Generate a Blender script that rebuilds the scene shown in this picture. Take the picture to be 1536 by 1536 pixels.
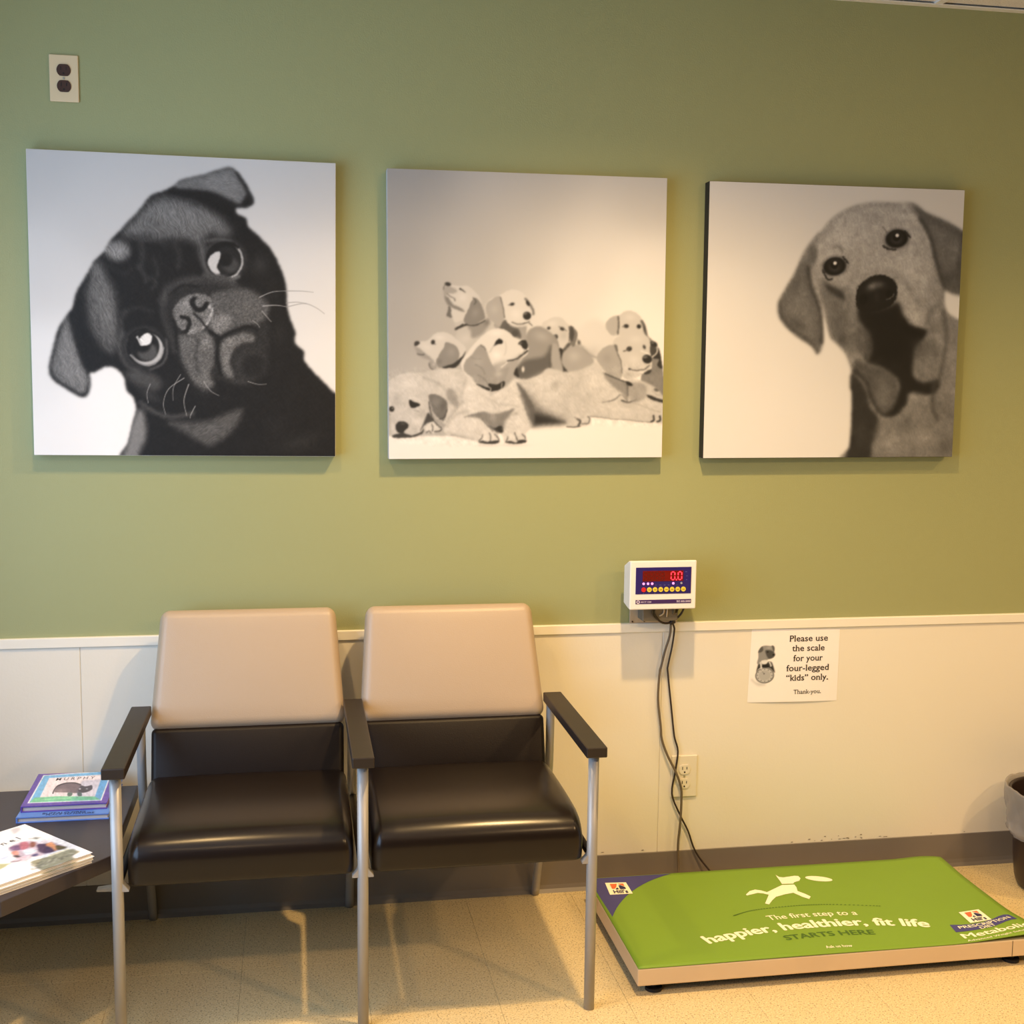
import bpy, bmesh, math, random
import numpy as np

from mathutils import Vector, Matrix
for o in list(bpy.data.objects): bpy.data.objects.remove(o)
SC = bpy.context.scene; COL = SC.collection
R = math.radians
# ------------------------------------------------------------------ camera, world, lights, exposure
cd = bpy.data.cameras.new('camera'); cam = bpy.data.objects.new('camera', cd); COL.objects.link(cam); SC.camera = cam
cd.sensor_width = 36; cd.lens = 1815.14/1536*36; cd.clip_start = .05
CR_ = Vector((.98433171, -.17594146, .0116488)); CU_ = Vector((.00833588, .11242273, .9936255)); CF_ = Vector((.17612952, .97795998, -.11212789))
cam.matrix_world = Matrix(((CR_.x, CU_.x, -CF_.x, 0), (CR_.y, CU_.y, -CF_.y, -3.2976), (CR_.z, CU_.z, -CF_.z, 1.4863), (0, 0, 0, 1)))
SC.view_settings.view_transform = 'Standard'; SC.view_settings.look = 'None'; SC.view_settings.gamma = 1
SC.view_settings.use_curve_mapping = False; SC.view_settings.exposure = 0.0
W = bpy.data.worlds.new('world'); SC.world = W; W.use_nodes = True
W.node_tree.nodes['Background'].inputs[0].default_value = (.62, .75, 1, 1); W.node_tree.nodes['Background'].inputs[1].default_value = 1.0
XL, XR, YF, ZC = -1.2, 3.3, -5.4, 2.537          # room limits: left and right wall, wall behind the viewer, ceiling
def spot(x, y, power, col=(1, .70, .36), size=128, blend=.55, r=.035):
    l = bpy.data.lights.new('ceiling_downlight', 'SPOT'); l.energy = power; l.color = col; l.spot_size = R(size); l.spot_blend = blend; l.shadow_soft_size = r
    o = bpy.data.objects.new('ceiling_downlight', l); o.location = (x, y, ZC-.03); COL.objects.link(o)
WARM = (1, .65, .28)
spot(.80, -.95, 165, WARM, 140, 1); spot(-.34, -1.05, 58, WARM, 140, 1); spot(3.0, -1.15, 115, WARM, 140, 1)
for x, e_ in ((-.34, 4), (1.3, 16), (2.5, 44)):                        # row of round ceiling lamps farther into the room
    bl = bpy.data.lights.new('ceiling_lamp', 'AREA'); bl.shape = 'DISK'; bl.size = .16; bl.energy = e_; bl.color = (1, .64, .30)
    bo_ = bpy.data.objects.new('ceiling_lamp', bl); bo_.location = (x, -2.9, ZC-.03); COL.objects.link(bo_)
wl = bpy.data.lights.new('window_daylight', 'AREA'); wl.shape = 'RECTANGLE'; wl.size, wl.size_y = 1.45, 2.3; wl.energy = 50; wl.color = (.46, .69, 1)
wo = bpy.data.objects.new('window_daylight', wl); wo.location = (XL-.02, -1.75, 1.35); wo.rotation_euler = (0, R(-90), 0); COL.objects.link(wo)

# ------------------------------------------------------------------ materials
MATS = {}
def srgb(r, g=None, b=None):
    c = (r, g, b) if g is not None else (r, r, r)
    return tuple((v/12.92 if v <= .04045 else ((v+.055)/1.055)**2.4) for v in c)
def mat(name, col, rough=.5, metal=0., bump=0., bscale=200., var=0., vscale=4., coat=0., spec=.5, emit=None, alpha=1., trans=0., speck=None):
    if name in MATS: return MATS[name]
    m = bpy.data.materials.new(name); m.use_nodes = True; nt = m.node_tree; n = nt.nodes; L = nt.links; b = n['Principled BSDF']
    lc = srgb(*col); b.inputs['Base Color'].default_value = (*lc, 1); b.inputs['Roughness'].default_value = rough
    b.inputs['Metallic'].default_value = metal; b.inputs['Specular IOR Level'].default_value = spec; b.inputs['Coat Weight'].default_value = coat; b.inputs['Coat Roughness'].default_value = .23
    b.inputs['Alpha'].default_value = alpha; b.inputs['Transmission Weight'].default_value = trans
    tc = n.new('ShaderNodeTexCoord'); src = None
    if var:
        nz = n.new('ShaderNodeTexNoise'); nz.inputs['Scale'].default_value = vscale; nz.inputs['Detail'].default_value = 5
        L.new(tc.outputs['Object'], nz.inputs['Vector']); mx = n.new('ShaderNodeMix'); mx.data_type = 'RGBA'
        mx.inputs[6].default_value = (*[c*(1-var) for c in lc], 1); mx.inputs[7].default_value = (*[min(1, c*(1+var)) for c in lc], 1)
        L.new(nz.outputs['Fac'], mx.inputs[0]); src = mx.outputs[2]
    if speck:
        for i, (sc, lo, hi, c2) in enumerate(speck):
            nz = n.new('ShaderNodeTexNoise'); nz.inputs['Scale'].default_value = sc; nz.inputs['Detail'].default_value = 2
            L.new(tc.outputs['Object'], nz.inputs['Vector']); rp = n.new('ShaderNodeMapRange'); rp.inputs[1].default_value = lo; rp.inputs[2].default_value = hi
            L.new(nz.outputs['Fac'], rp.inputs[0]); mx = n.new('ShaderNodeMix'); mx.data_type = 'RGBA'
            if src: L.new(src, mx.inputs[6])
            else: mx.inputs[6].default_value = (*lc, 1)
            mx.inputs[7].default_value = (*srgb(*c2), 1); L.new(rp.outputs[0], mx.inputs[0]); src = mx.outputs[2]
    if src: L.new(src, b.inputs['Base Color'])
    if bump:
        nz = n.new('ShaderNodeTexNoise'); nz.inputs['Scale'].default_value = bscale; nz.inputs['Detail'].default_value = 3
        L.new(tc.outputs['Object'], nz.inputs['Vector']); bp = n.new('ShaderNodeBump'); bp.inputs['Strength'].default_value = bump; bp.inputs['Distance'].default_value = .002
        L.new(nz.outputs['Fac'], bp.inputs['Height']); L.new(bp.outputs[0], b.inputs['Normal'])
    if emit: b.inputs['Emission Color'].default_value = (*srgb(*emit[:3]), 1); b.inputs['Emission Strength'].default_value = emit[3]
    MATS[name] = m; return m
def mat_print(name, rough=.6, spec=.3):
    if name in MATS: return MATS[name]
    m = bpy.data.materials.new(name); m.use_nodes = True; nt = m.node_tree; b = nt.nodes['Principled BSDF']
    a = nt.nodes.new('ShaderNodeVertexColor'); a.layer_name = 'print'; nt.links.new(a.outputs[0], b.inputs['Base Color'])
    b.inputs['Roughness'].default_value = rough; b.inputs['Specular IOR Level'].default_value = spec
    tc = nt.nodes.new('ShaderNodeTexCoord'); nz = nt.nodes.new('ShaderNodeTexNoise'); nz.inputs['Scale'].default_value = 700
    nt.links.new(tc.outputs['Object'], nz.inputs['Vector']); bp = nt.nodes.new('ShaderNodeBump'); bp.inputs['Strength'].default_value = .15; bp.inputs['Distance'].default_value = .001
    nt.links.new(nz.outputs['Fac'], bp.inputs['Height']); nt.links.new(bp.outputs[0], b.inputs['Normal'])
    MATS[name] = m; return m
M_GREEN = mat('sage_green_paint', (.60, .615, .435), .55, bump=.25, bscale=260, var=.03, vscale=1.2)
M_WAIN = mat('cream_wall_panel', (.90, .875, .82), .42, bump=.12, bscale=160, var=.025, vscale=2)
M_TRIM = mat('cream_trim', (.92, .90, .85), .35)
M_BASE = mat('grey_vinyl_base', (.46, .43, .40), .45, bump=.1, bscale=60, var=.08, vscale=6)
M_FLOOR = mat('floor_tile', (.85, .77, .585), .30, var=.05, vscale=9, spec=.5, speck=[(230, .57, .66, (.55, .47, .34)), (300, .60, .68, (.96, .92, .80))], bump=.04, bscale=30)
M_GROUT = mat('tile_joint', (.40, .34, .27), .8)
M_CEIL = mat('ceiling_tile', (.90, .88, .84), .9, bump=.5, bscale=120, speck=[(300, .62, .70, (.62, .60, .56))])
M_GRID = mat('ceiling_grid', (.92, .91, .88), .4)
M_SHELL = mat('dark_olive_shell', (.38, .39, .30), .8)  # unseen room surfaces, darkened to cut the bounced light
M_TAN = mat('tan_vinyl', (.675, .60, .515), .38, bump=.22, bscale=420, var=.02, spec=.5)
M_BLK = mat('dark_brown_vinyl', (.085, .052, .038), .45, bump=.12, bscale=380, var=.06, vscale=12, spec=.10, coat=.58)
M_BLK2 = mat('dark_back_vinyl', (.085, .055, .042), .42, bump=.15, bscale=380, var=.06, vscale=12, spec=.22)
M_ARM = mat('black_brown_wood', (.14, .105, .09), .45, bump=.08, bscale=40, var=.10, vscale=20)
M_TUBE = mat('silver_painted_tube', (.64, .63, .62), .38, metal=.25)
M_TABLE = mat('dark_laminate', (.225, .20, .215), .40, bump=.08, bscale=300, var=.05)
M_STEEL = mat('brushed_steel', (.86, .77, .65), .36, metal=.22, bump=.1, bscale=50, var=.08, vscale=7)
M_RUB = mat('black_rubber', (.09, .08, .08), .7)

# ------------------------------------------------------------------ object helpers
def link(name, me, m=None, parent=None, local=False):
    o = bpy.data.objects.new(name, me); COL.objects.link(o)
    if m is not None: me.materials.append(m)
    if parent is not None:
        o.parent = parent
        if not local:
            r = parent
            while r.parent: r = r.parent
            me.transform(Matrix.Translation(-Vector(r.location)))
    return o
def obj(name, bm, m=None, parent=None, smooth=False, local=False):
    bmesh.ops.recalc_face_normals(bm, faces=bm.faces)
    me = bpy.data.meshes.new(name); bm.to_mesh(me); bm.free()
    if smooth: me.polygons.foreach_set('use_smooth', [True]*len(me.polygons))
    return link(name, me, m, parent, local)
def tag(o, label, cat, group=None, kind=None):
    o['label'] = label; o['category'] = cat
    if group: o['group'] = group
    if kind: o['kind'] = kind
    return o
def thing(name, label, cat, loc=(0, 0, 0), group=None, rot=None):
    o = bpy.data.objects.new(name, None); COL.objects.link(o); o.location = loc; o.empty_display_size = .05
    if rot: o.rotation_euler = rot
    return tag(o, label, cat, group)
def struct(o, label=None):
    o['kind'] = 'structure'
    if label: o['label'] = label
    return o
def box(x0, x1, y0, y1, z0, z1, bev=0., seg=2, bm=None):
    own = bm is None
    b = bmesh.new()
    vs = [b.verts.new((x, y, z)) for x in (x0, x1) for y in (y0, y1) for z in (z0, z1)]
    for f in ((0, 1, 3, 2), (4, 6, 7, 5), (0, 4, 5, 1), (2, 3, 7, 6), (0, 2, 6, 4), (1, 5, 7, 3)): b.faces.new([vs[i] for i in f])
    bmesh.ops.recalc_face_normals(b, faces=b.faces)
    if bev: bmesh.ops.bevel(b, geom=list(b.edges), offset=bev, segments=seg, profile=.5, affect='EDGES')
    if own: return b
    join(bm, b); return bm
def join(bm, b):
    me = bpy.data.meshes.new('tmp'); b.to_mesh(me); b.free(); bm.from_mesh(me); bpy.data.meshes.remove(me)
def prism(pts, z0, z1, bev=0., axis='z', bm=None):
    b = bmesh.new()
    def P(u, v, w): return (u, v, w) if axis == 'z' else ((u, w, v) if axis == 'y' else (w, u, v))
    lo = [b.verts.new(P(u, v, z0)) for u, v in pts]; hi = [b.verts.new(P(u, v, z1)) for u, v in pts]
    b.faces.new(lo); b.faces.new(hi[::-1]); n = len(pts)
    for i in range(n): b.faces.new((lo[i], lo[(i+1) % n], hi[(i+1) % n], hi[i]))
    bmesh.ops.recalc_face_normals(b, faces=b.faces)
    if bev: bmesh.ops.bevel(b, geom=list(b.edges), offset=bev, segments=2, profile=.5, affect='EDGES')
    if bm is None: return b
    join(bm, b); return bm
def tube(P, r, seg=12, bm=None, caps=True, sub=0):
    P = [Vector(p) for p in P]
    if sub:
        Q = []
        for i in range(len(P)-1):
            p0, p1, p2, p3 = P[max(i-1, 0)], P[i], P[i+1], P[min(i+2, len(P)-1)]
            for k in range(sub):
                t = k/sub; Q.append(.5*((2*p1)+(-p0+p2)*t+(2*p0-5*p1+4*p2-p3)*t*t+(-p0+3*p1-3*p2+p3)*t**3))
        P = Q+[P[-1]]
    b = bm or bmesh.new(); prev = None; u = None; n = len(P); first = None
    for i, p in enumerate(P):
        t = (P[min(i+1, n-1)]-P[max(i-1, 0)]).normalized()
        if u is None: u = t.orthogonal().normalized()
        else: u = (u-t*u.dot(t)).normalized()
        v = t.cross(u); rr = r[i] if isinstance(r, (list, tuple)) else r
        ring = [b.verts.new(p+rr*(math.cos(2*math.pi*k/seg)*u+math.sin(2*math.pi*k/seg)*v)) for k in range(seg)]
        if prev: 
            for k in range(seg): b.faces.new((prev[k], prev[(k+1) % seg], ring[(k+1) % seg], ring[k]))
        else: first = ring
        prev = ring
    if caps: b.faces.new(first[::-1]); b.faces.new(prev)
    return b
def disc(cx, cy, cz, r, h, axis='z', seg=24, bev=0., bm=None, sy=1.):
    pts = [(cx+r*math.cos(2*math.pi*k/seg), (cy if axis == 'z' else cz)+sy*r*math.sin(2*math.pi*k/seg)) for k in range(seg)]
    return prism(pts, cz if axis == 'z' else cy, (cz if axis == 'z' else cy)+h, bev, axis, bm)
def rbox(sx, sy, sz, r, n=(14, 10, 8), fn=None):
    """box with generously rounded edges: subdivided cube clamped to an inner box, then deformed by fn(x,y,z)"""
    b = bmesh.new(); cache = {}
    def ax(k, N, s):                       # samples denser near the ends
        t = k/N*2-1; return t
    def V(i, j, k):
        key = (i, j, k)
        if key in cache: return cache[key]
        p = []
        for c, N, s in ((i, n[0], sx), (j, n[1], sy), (k, n[2], sz)):
            m = 4; h = s/2
            if c <= m: q = -h+r*(1-math.cos(c/m*math.pi/2)) if False else -h+r*c/m
            elif c >= N-m: q = h-r*(N-c)/m
            else: q = -h+r+(s-2*r)*(c-m)/(N-2*m)
            p.append(q)
        q = Vector(p); c = Vector([max(-s/2+r, min(s/2-r, v)) for v, s in zip(p, (sx, sy, sz))]); d = q-c
        mx = max(abs(d.x), abs(d.y), abs(d.z))
        if d.length > 1e-9:
            # square ring -> circular ring
            q = c+d.normalized()*mx
        v = b.verts.new(fn(*q) if fn else q); cache[key] = v; return v
    N = n
    for i in range(N[0]):
        for j in range(N[1]):
            for k in (0, N[2]): b.faces.new((V(i, j, k), V(i+1, j, k), V(i+1, j+1, k), V(i, j+1, k)))
    for i in range(N[0]):
        for k in range(N[2]):
            for j in (0, N[1]): b.faces.new((V(i, j, k), V(i+1, j, k), V(i+1, j, k+1), V(i, j, k+1)))
    for j in range(N[1]):
        for k in range(N[2]):
            for i in (0, N[0]): b.faces.new((V(i, j, k), V(i, j+1, k), V(i, j+1, k+1), V(i, j, k+1)))
    return b
def bold_bm(s, w=.02, **k):
    b = bmesh.new()
    for i, (dx, dy) in enumerate(((0, 0), (-w, 0), (w, 0), (0, w*.7), (0, -w*.7))):
        t = text_bm(s, 1, 0, **k)
        for v in t.verts: v.co += Vector((dx, dy, i*.001))
        join(b, t)
    return b
def text_bm(s, size=1., offset=0., space=1., ext=0., align='CENTER', fn=None, bm=None, scx=1., shear=0.):
    """flat lettering: built-in font outlines as a mesh, then mapped by fn(x, y)"""
    c = bpy.data.curves.new('t', 'FONT'); c.body = s; c.size = size; c.offset = offset*size; c.space_character = space; c.align_x = align; c.resolution_u = 3; c.shear = shear
    o = bpy.data.objects.new('t', c); COL.objects.link(o); bpy.context.view_layer.update()
    me = bpy.data.meshes.new_from_object(o.evaluated_get(bpy.context.evaluated_depsgraph_get()))
    bpy.data.objects.remove(o); bpy.data.curves.remove(c)
    for v in me.vertices: v.co = Vector(fn(v.co.x*scx, v.co.y)) if fn else v.co
    b = bm or bmesh.new(); b.from_mesh(me); bpy.data.meshes.remove(me); return b
def print_grid(name, G, fn, m, parent=None, local=False):
    """sheet of small faces whose vertex colours carry the printed picture; fn(u, v) -> point, v runs down"""
    H, Wd = G.shape[:2]; u = (np.arange(Wd)+0.)/(Wd-1); v = (np.arange(H)+0.)/(H-1); U, V = np.meshgrid(u, v)
    X, Y, Z = fn(U, V); co = np.stack([X, Y, Z], -1).reshape(-1, 3).astype(np.float32)
    idx = np.arange(H*Wd).reshape(H, Wd); q = np.stack([idx[1:, :-1], idx[1:, 1:], idx[:-1, 1:], idx[:-1, :-1]], -1).reshape(-1, 4)
    me = bpy.data.meshes.new(name); me.vertices.add(H*Wd); me.vertices.foreach_set('co', co.ravel())
    me.loops.add(q.size); me.loops.foreach_set('vertex_index', q.ravel().astype(np.int32)); me.polygons.add(len(q))
    me.polygons.foreach_set('loop_start', np.arange(0, q.size, 4, dtype=np.int32)); me.update(calc_edges=True)
    a = me.color_attributes.new('print', 'FLOAT_COLOR', 'POINT'); c = np.ones((H*Wd, 4), np.float32); c[:, :3] = linear(G).reshape(-1, 3); a.data.foreach_set('color', c.ravel())
    return link(name, me, m, parent, local)
# ---------------------------------------------------------------- printed pictures (pure numpy painting)

def _hom(src, dst):
    A = []; b = []
    for (x, y), (u, v) in zip(src, dst):
        A.append([x, y, 1, 0, 0, 0, -u*x, -u*y]); b.append(u)
        A.append([0, 0, 0, x, y, 1, -v*x, -v*y]); b.append(v)
    return np.append(np.linalg.solve(np.array(A, float), np.array(b, float)), 1).reshape(3, 3)
def _spline(P, closed, n):
    P = np.array(P, float); N = len(P); out = []
    rng = range(N) if closed else range(N-1)
    for i in rng:
        if closed: p0, p1, p2, p3 = P[(i-1) % N], P[i], P[(i+1) % N], P[(i+2) % N]
        else: p0, p1, p2, p3 = P[max(i-1, 0)], P[i], P[i+1], P[min(i+2, N-1)]
        for t in np.arange(n)/n:
            out.append(.5*((2*p1)+(-p0+p2)*t+(2*p0-5*p1+4*p2-p3)*t*t+(-p0+3*p1-3*p2+p3)*t**3))
    if not closed: out.append(P[-1])
    return np.array(out)
def _vn(x, y, seed):
    xi = np.floor(x).astype(np.int64); yi = np.floor(y).astype(np.int64); fx = x-xi; fy = y-yi
    fx = fx*fx*(3-2*fx); fy = fy*fy*(3-2*fy)
    def h(a, b):
        v = (a*374761393+b*668265263+seed*974634777) & 0xffffffff
        v = ((v ^ (v >> 13))*1274126177) & 0xffffffff
        return ((v ^ (v >> 16)) & 0xffff)/65535.
    return (h(xi, yi)*(1-fx)+h(xi+1, yi)*fx)*(1-fy)+(h(xi, yi+1)*(1-fx)+h(xi+1, yi+1)*fx)*fy
class Art:
    def __init__(s, n, corners, m=None):
        m = m or n
        u = (np.arange(n)+.5)/n; v = (np.arange(m)+.5)/m
        U, V = np.meshgrid(u, v); H = _hom([(0, 0), (1, 0), (1, 1), (0, 1)], corners)
        w = H[2, 0]*U+H[2, 1]*V+1
        s.X = (H[0, 0]*U+H[0, 1]*V+H[0, 2])/w; s.Y = (H[1, 0]*U+H[1, 1]*V+H[1, 2])/w
        s.G = np.ones((m, n, 3)); s.f = (0, 0, 1); s.clip = None; s.jit = 0; s.sd = 1
    def frame(s, ox, oy, k): s.f = (ox, oy, k)
    def _p(s, P): P = np.array(P, float); return P/s.f[2]+np.array(s.f[:2])
    def _box(s, P, e):
        x0, y0 = P.min(0)-e; x1, y1 = P.max(0)+e
        m = (s.X >= x0) & (s.X <= x1) & (s.Y >= y0) & (s.Y <= y1)
        r = np.where(m.any(1))[0]; c = np.where(m.any(0))[0]
        if len(r) == 0 or len(c) == 0: return None
        return slice(r[0], r[-1]+1), slice(c[0], c[-1]+1)
    def _coords(s, sl):
        X = s.X[sl]; Y = s.Y[sl]
        if s.jit:
            j = s.jit; X = X+(_vn(X*.45, Y*.45, 5)-.5)*j*2; Y = Y+(_vn(X*.45, Y*.45, 9)-.5)*j*2
        return X, Y
    def mix(s, sl, a, tone, op):
        if s.clip is not None: a = a*s.clip[sl]
        a = (a*op)[..., None]; t = np.array(tone if np.ndim(tone) else (tone,)*3, float)
        s.G[sl] = s.G[sl]*(1-a)+t*a
    def alpha(s, P, soft, smooth=True, n=6):
        P = s._p(P)
        if smooth: P = _spline(P, True, n)
        e = max(soft/s.f[2], .7); sl = s._box(P, e+1)
        if sl is None: return None, None
        X, Y = s._coords(sl); d2 = np.full(X.shape, 1e9); ins = np.zeros(X.shape, bool)
        for i in range(len(P)):
            ax, ay = P[i]; bx, by = P[(i+1) % len(P)]; dx, dy = bx-ax, by-ay
            L = dx*dx+dy*dy
            if L < 1e-12: continue
            t = np.clip(((X-ax)*dx+(Y-ay)*dy)/L, 0, 1)
            d2 = np.minimum(d2, (X-ax-t*dx)**2+(Y-ay-t*dy)**2)
            if dy: ins ^= ((ay > Y) != (by > Y)) & (X < dx*(Y-ay)/dy+ax)
        d = np.sqrt(d2)*np.where(ins, -1, 1); a = np.clip(.5-d/(2*max(e, .35)), 0, 1)
        return sl, a*a*(3-2*a)
    def poly(s, P, tone, soft=4, op=1, smooth=True):
        sl, a = s.alpha(P, soft, smooth)
        if sl is not None: s.mix(sl, a, tone, op)
    def mask(s, P, soft=4, smooth=True):
        m = np.zeros(s.X.shape); sl, a = s.alpha(P, soft, smooth)
        if sl is not None: m[sl] = a
        return m
    def ell(s, cx, cy, rx, ry, ang, tone, soft=4, op=1):
        c = s._p([(cx, cy)])[0]; k = s.f[2]; rx /= k; ry /= k; e = max(soft/k, .7); R = max(rx, ry)+e+1
        sl = s._box(np.array([c-R, c+R]), 0)
        if sl is None: return
        X, Y = s.X[sl]-c[0], s.Y[sl]-c[1]; A = np.radians(ang); ca, sa = np.cos(A), np.sin(A)
        r = np.hypot((X*ca+Y*sa)/rx, (-X*sa+Y*ca)/ry); d = (r-1)*min(rx, ry)
        a = np.clip(.5-d/(2*e), 0, 1); s.mix(sl, a*a*(3-2*a), tone, op)
    def blob(s, cx, cy, rx, ry, ang, tone, op=1):
        c = s._p([(cx, cy)])[0]; k = s.f[2]; rx /= k; ry /= k; R = max(rx, ry)*2
        sl = s._box(np.array([c-R, c+R]), 0)
        if sl is None: return
        X, Y = s.X[sl]-c[0], s.Y[sl]-c[1]; A = np.radians(ang); ca, sa = np.cos(A), np.sin(A)
        r2 = ((X*ca+Y*sa)/rx)**2+((-X*sa+Y*ca)/ry)**2
        a = np.clip(np.exp(-r2*1.4)-.0037, 0, 1); s.mix(sl, a, tone, op)
    def line(s, P, w0, tone, soft=3, op=1, w1=None):
        w1 = w0 if w1 is None else w1
        k = s.f[2]; Q = _spline(s._p(P), False, 7); e = max(soft/k, .7)
        sl = s._box(Q, max(w0, w1)/k+e+1)
        if sl is None: return
        X, Y = s._coords(sl); d = np.full(X.shape, 1e9); n = len(Q)-1
        for i in range(n):
            ax, ay = Q[i]; dx, dy = Q[i+1]-Q[i]; L = dx*dx+dy*dy+1e-12
            t = np.clip(((X-ax)*dx+(Y-ay)*dy)/L, 0, 1); w = (w0+(w1-w0)*(i+t)/n)/k/2
            d = np.minimum(d, np.hypot(X-ax-t*dx, Y-ay-t*dy)-w)
        a = np.clip(.5-d/(2*e), 0, 1); s.mix(sl, a*a*(3-2*a), tone, op)
    def fur(s, ang, amp, length=9, width=1.6, m=None, seed=3, mul=True):
        A = np.radians(ang); u = s.X*np.cos(A)+s.Y*np.sin(A); v = -s.X*np.sin(A)+s.Y*np.cos(A)
        v = v+2.2*(_vn(s.X/14, s.Y/14, seed+7)-.5)*4
        n = _vn(u/length, v/width, seed)*.6+_vn(u/(length*.5), v/(width*.6), seed+1)*.4-.5
        a = amp*(1 if m is None else m)
        if s.clip is not None: a = a*s.clip
        if mul: s.G *= (1+2*a*n)[..., None]
        else: s.G += (a*n)[..., None]
        s.G = np.clip(s.G, 0, 1)
    def lumps(s, amp, size, seed=11, m=None):
        n = _vn(s.X/size, s.Y/size, seed)*.6+_vn(s.X/size*2.1, s.Y/size*2.1, seed+1)*.4-.5
        a = amp*(1 if m is None else m)
        if s.clip is not None: a = a*s.clip
        s.G = np.clip(s.G*(1+2*a*n)[..., None], 0, 1)
    def blur(s, sg):
        r = int(3*sg+1); k = np.exp(-np.arange(-r, r+1)**2/(2*sg*sg)); k /= k.sum(); G = s.G
        P = np.pad(G, ((r, r), (0, 0), (0, 0)), 'edge'); G = sum(w*P[i:i+G.shape[0]] for i, w in enumerate(k))
        P = np.pad(G, ((0, 0), (r, r), (0, 0)), 'edge'); s.G = sum(w*P[:, i:i+G.shape[1]] for i, w in enumerate(k))
    def grad(s, P):
        """background from tone samples (x, y, tone): smooth inverse-distance blend"""
        num = 0; den = 0
        for x, y, t in P:
            q = s._p([(x, y)])[0]; w = 1/(((s.X-q[0])**2+(s.Y-q[1])**2)/1e4+.25)**2
            num = num+w*t; den = den+w
        s.G[:] = (num/den)[..., None]
def linear(G): return np.where(G <= .04045, G/12.92, ((G+.055)/1.055)**2.4)

def paint_pug(n):
    s = Art(n, [(37, 222), (505, 245), (505, 686), (50, 682)]); s.frame(0, 200, 1536/540)
    s.grad([(150, 120, .80), (600, 100, .82), (1380, 160, .84), (1380, 700, .90), (1400, 1000, .92), (180, 600, .86), (180, 1000, .95), (250, 1300, .98), (480, 1150, 1.), (500, 1300, 1.), (450, 350, .82)])  # backdrop grey of the print, with window light falloff painted in
    sil = [(345, 640), (380, 580), (400, 545), (440, 505), (470, 455), (510, 415), (545, 375), (590, 330), (640, 268), (700, 245), (740, 226), (770, 200), (860, 178), (920, 160), (975, 145), (1010, 162), (1040, 200), (1068, 250), (1084, 292), (1060, 315), (1030, 318), (1008, 318), (1010, 345), (1048, 362), (1062, 400), (1110, 445), (1160, 500), (1200, 580), (1222, 650), (1227, 740), (1240, 790), (1262, 850), (1262, 895), (1300, 935), (1300, 970), (1340, 1020), (1400, 1080), (1445, 1120), (1700, 1300), (1600, 1500), (700, 1480), (515, 1400), (545, 1320), (565, 1240), (580, 1180), (570, 1130), (540, 1095), (528, 1040), (490, 1000), (450, 995), (400, 1018), (380, 1020), (384, 1070), (372, 1112), (345, 1124), (290, 1095), (225, 1050), (206, 1005), (222, 920), (248, 830), (290, 765), (308, 740), (322, 680)]
    s.jit = .7; s.poly(sil, .055, 5); s.clip = s.mask(sil, 5); s.jit = 1.2
    # forehead band and wrinkles
    s.poly([(520, 425), (580, 350), (640, 290), (700, 268), (790, 285), (870, 315), (950, 365), (985, 420), (950, 445), (905, 430), (870, 460), (855, 520), (830, 470), (760, 450), (700, 460), (640, 440), (570, 440)], .40, 34)
    s.poly([(640, 330), (760, 310), (880, 350), (930, 390), (860, 400), (780, 400), (700, 380)], .47, 30, .8)
    s.poly([(700, 240), (780, 225), (900, 260), (1000, 320), (1000, 350), (930, 330), (830, 280), (740, 262)], .05, 10, .9)
    s.poly([(385, 560), (425, 545), (460, 610), (490, 670), (500, 760), (505, 860), (490, 930), (455, 930), (410, 880), (380, 820), (362, 740), (360, 680), (378, 620)], .33, 26)
    s.poly([(400, 570), (430, 600), (465, 670), (480, 760), (470, 850), (430, 800), (400, 700)], .44, 24, .8)
    s.poly([(440, 480), (500, 455), (550, 480), (545, 525), (500, 545), (450, 520)], .48, 22)
    s.blob(500, 505, 30, 25, 0, .60, .8)
    s.blob(575, 470, 26, 24, 0, .06, .95); s.blob(600, 520, 30, 60, 10, .07, .8); s.blob(560, 620, 50, 50, 0, .07, .9)
    s.blob(670, 540, 45, 60, 0, .08, .9); s.blob(800, 520, 50, 45, 0, .05, .95); s.blob(730, 600, 60, 40, 0, .06, .8); s.blob(720, 470, 50, 25, 0, .10, .7)
    for L, t, w in [([(598, 460), (606, 520), (600, 560)], .34, 18), ([(590, 570), (612, 600), (622, 630)], .42, 10), ([(640, 610), (665, 640), (650, 662)], .40, 8), ([(745, 470), (765, 520), (760, 570)], .30, 14), ([(460, 560), (520, 600), (560, 580)], .20, 10), ([(655, 540), (672, 580), (668, 610)], .26, 10), ([(690, 430), (640, 455), (560, 445)], .34, 18)]:
        s.line(L, w, t, 16, .5)
    # ears
    s.poly([(735, 232), (780, 197), (860, 180), (925, 162), (975, 147), (1008, 164), (1038, 200), (1052, 250), (1040, 285), (1020, 306), (960, 275), (900, 250), (830, 240)], .43, 10)
    s.poly([(860, 205), (940, 175), (990, 180), (1020, 230), (1015, 285), (950, 255), (890, 235)], .52, 16, .8)
    s.line([(1012, 168), (1040, 210), (1070, 270), (1078, 300)], 16, .12, 6); s.line([(1078, 298), (1050, 312), (1015, 306)], 12, .10, 5)
    s.line([(735, 235), (800, 262), (880, 262), (960, 290), (1010, 318)], 16, .07, 10)
    s.poly([(285, 775), (308, 830), (325, 900), (350, 975), (374, 1030), (376, 1080), (350, 1112), (290, 1085), (232, 1042), (214, 1004), (232, 920), (258, 835)], .42, 10)
    s.poly([(280, 830), (305, 900), (335, 980), (362, 1040), (352, 1090), (300, 1060), (262, 1020), (250, 960), (262, 890)], .52, 18, .8)
    s.line([(212, 1000), (240, 1050), (300, 1090), (348, 1116), (376, 1090)], 8, .13, 5); s.line([(300, 770), (320, 860), (350, 960), (380, 1020)], 20, .06, 12)
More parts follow.
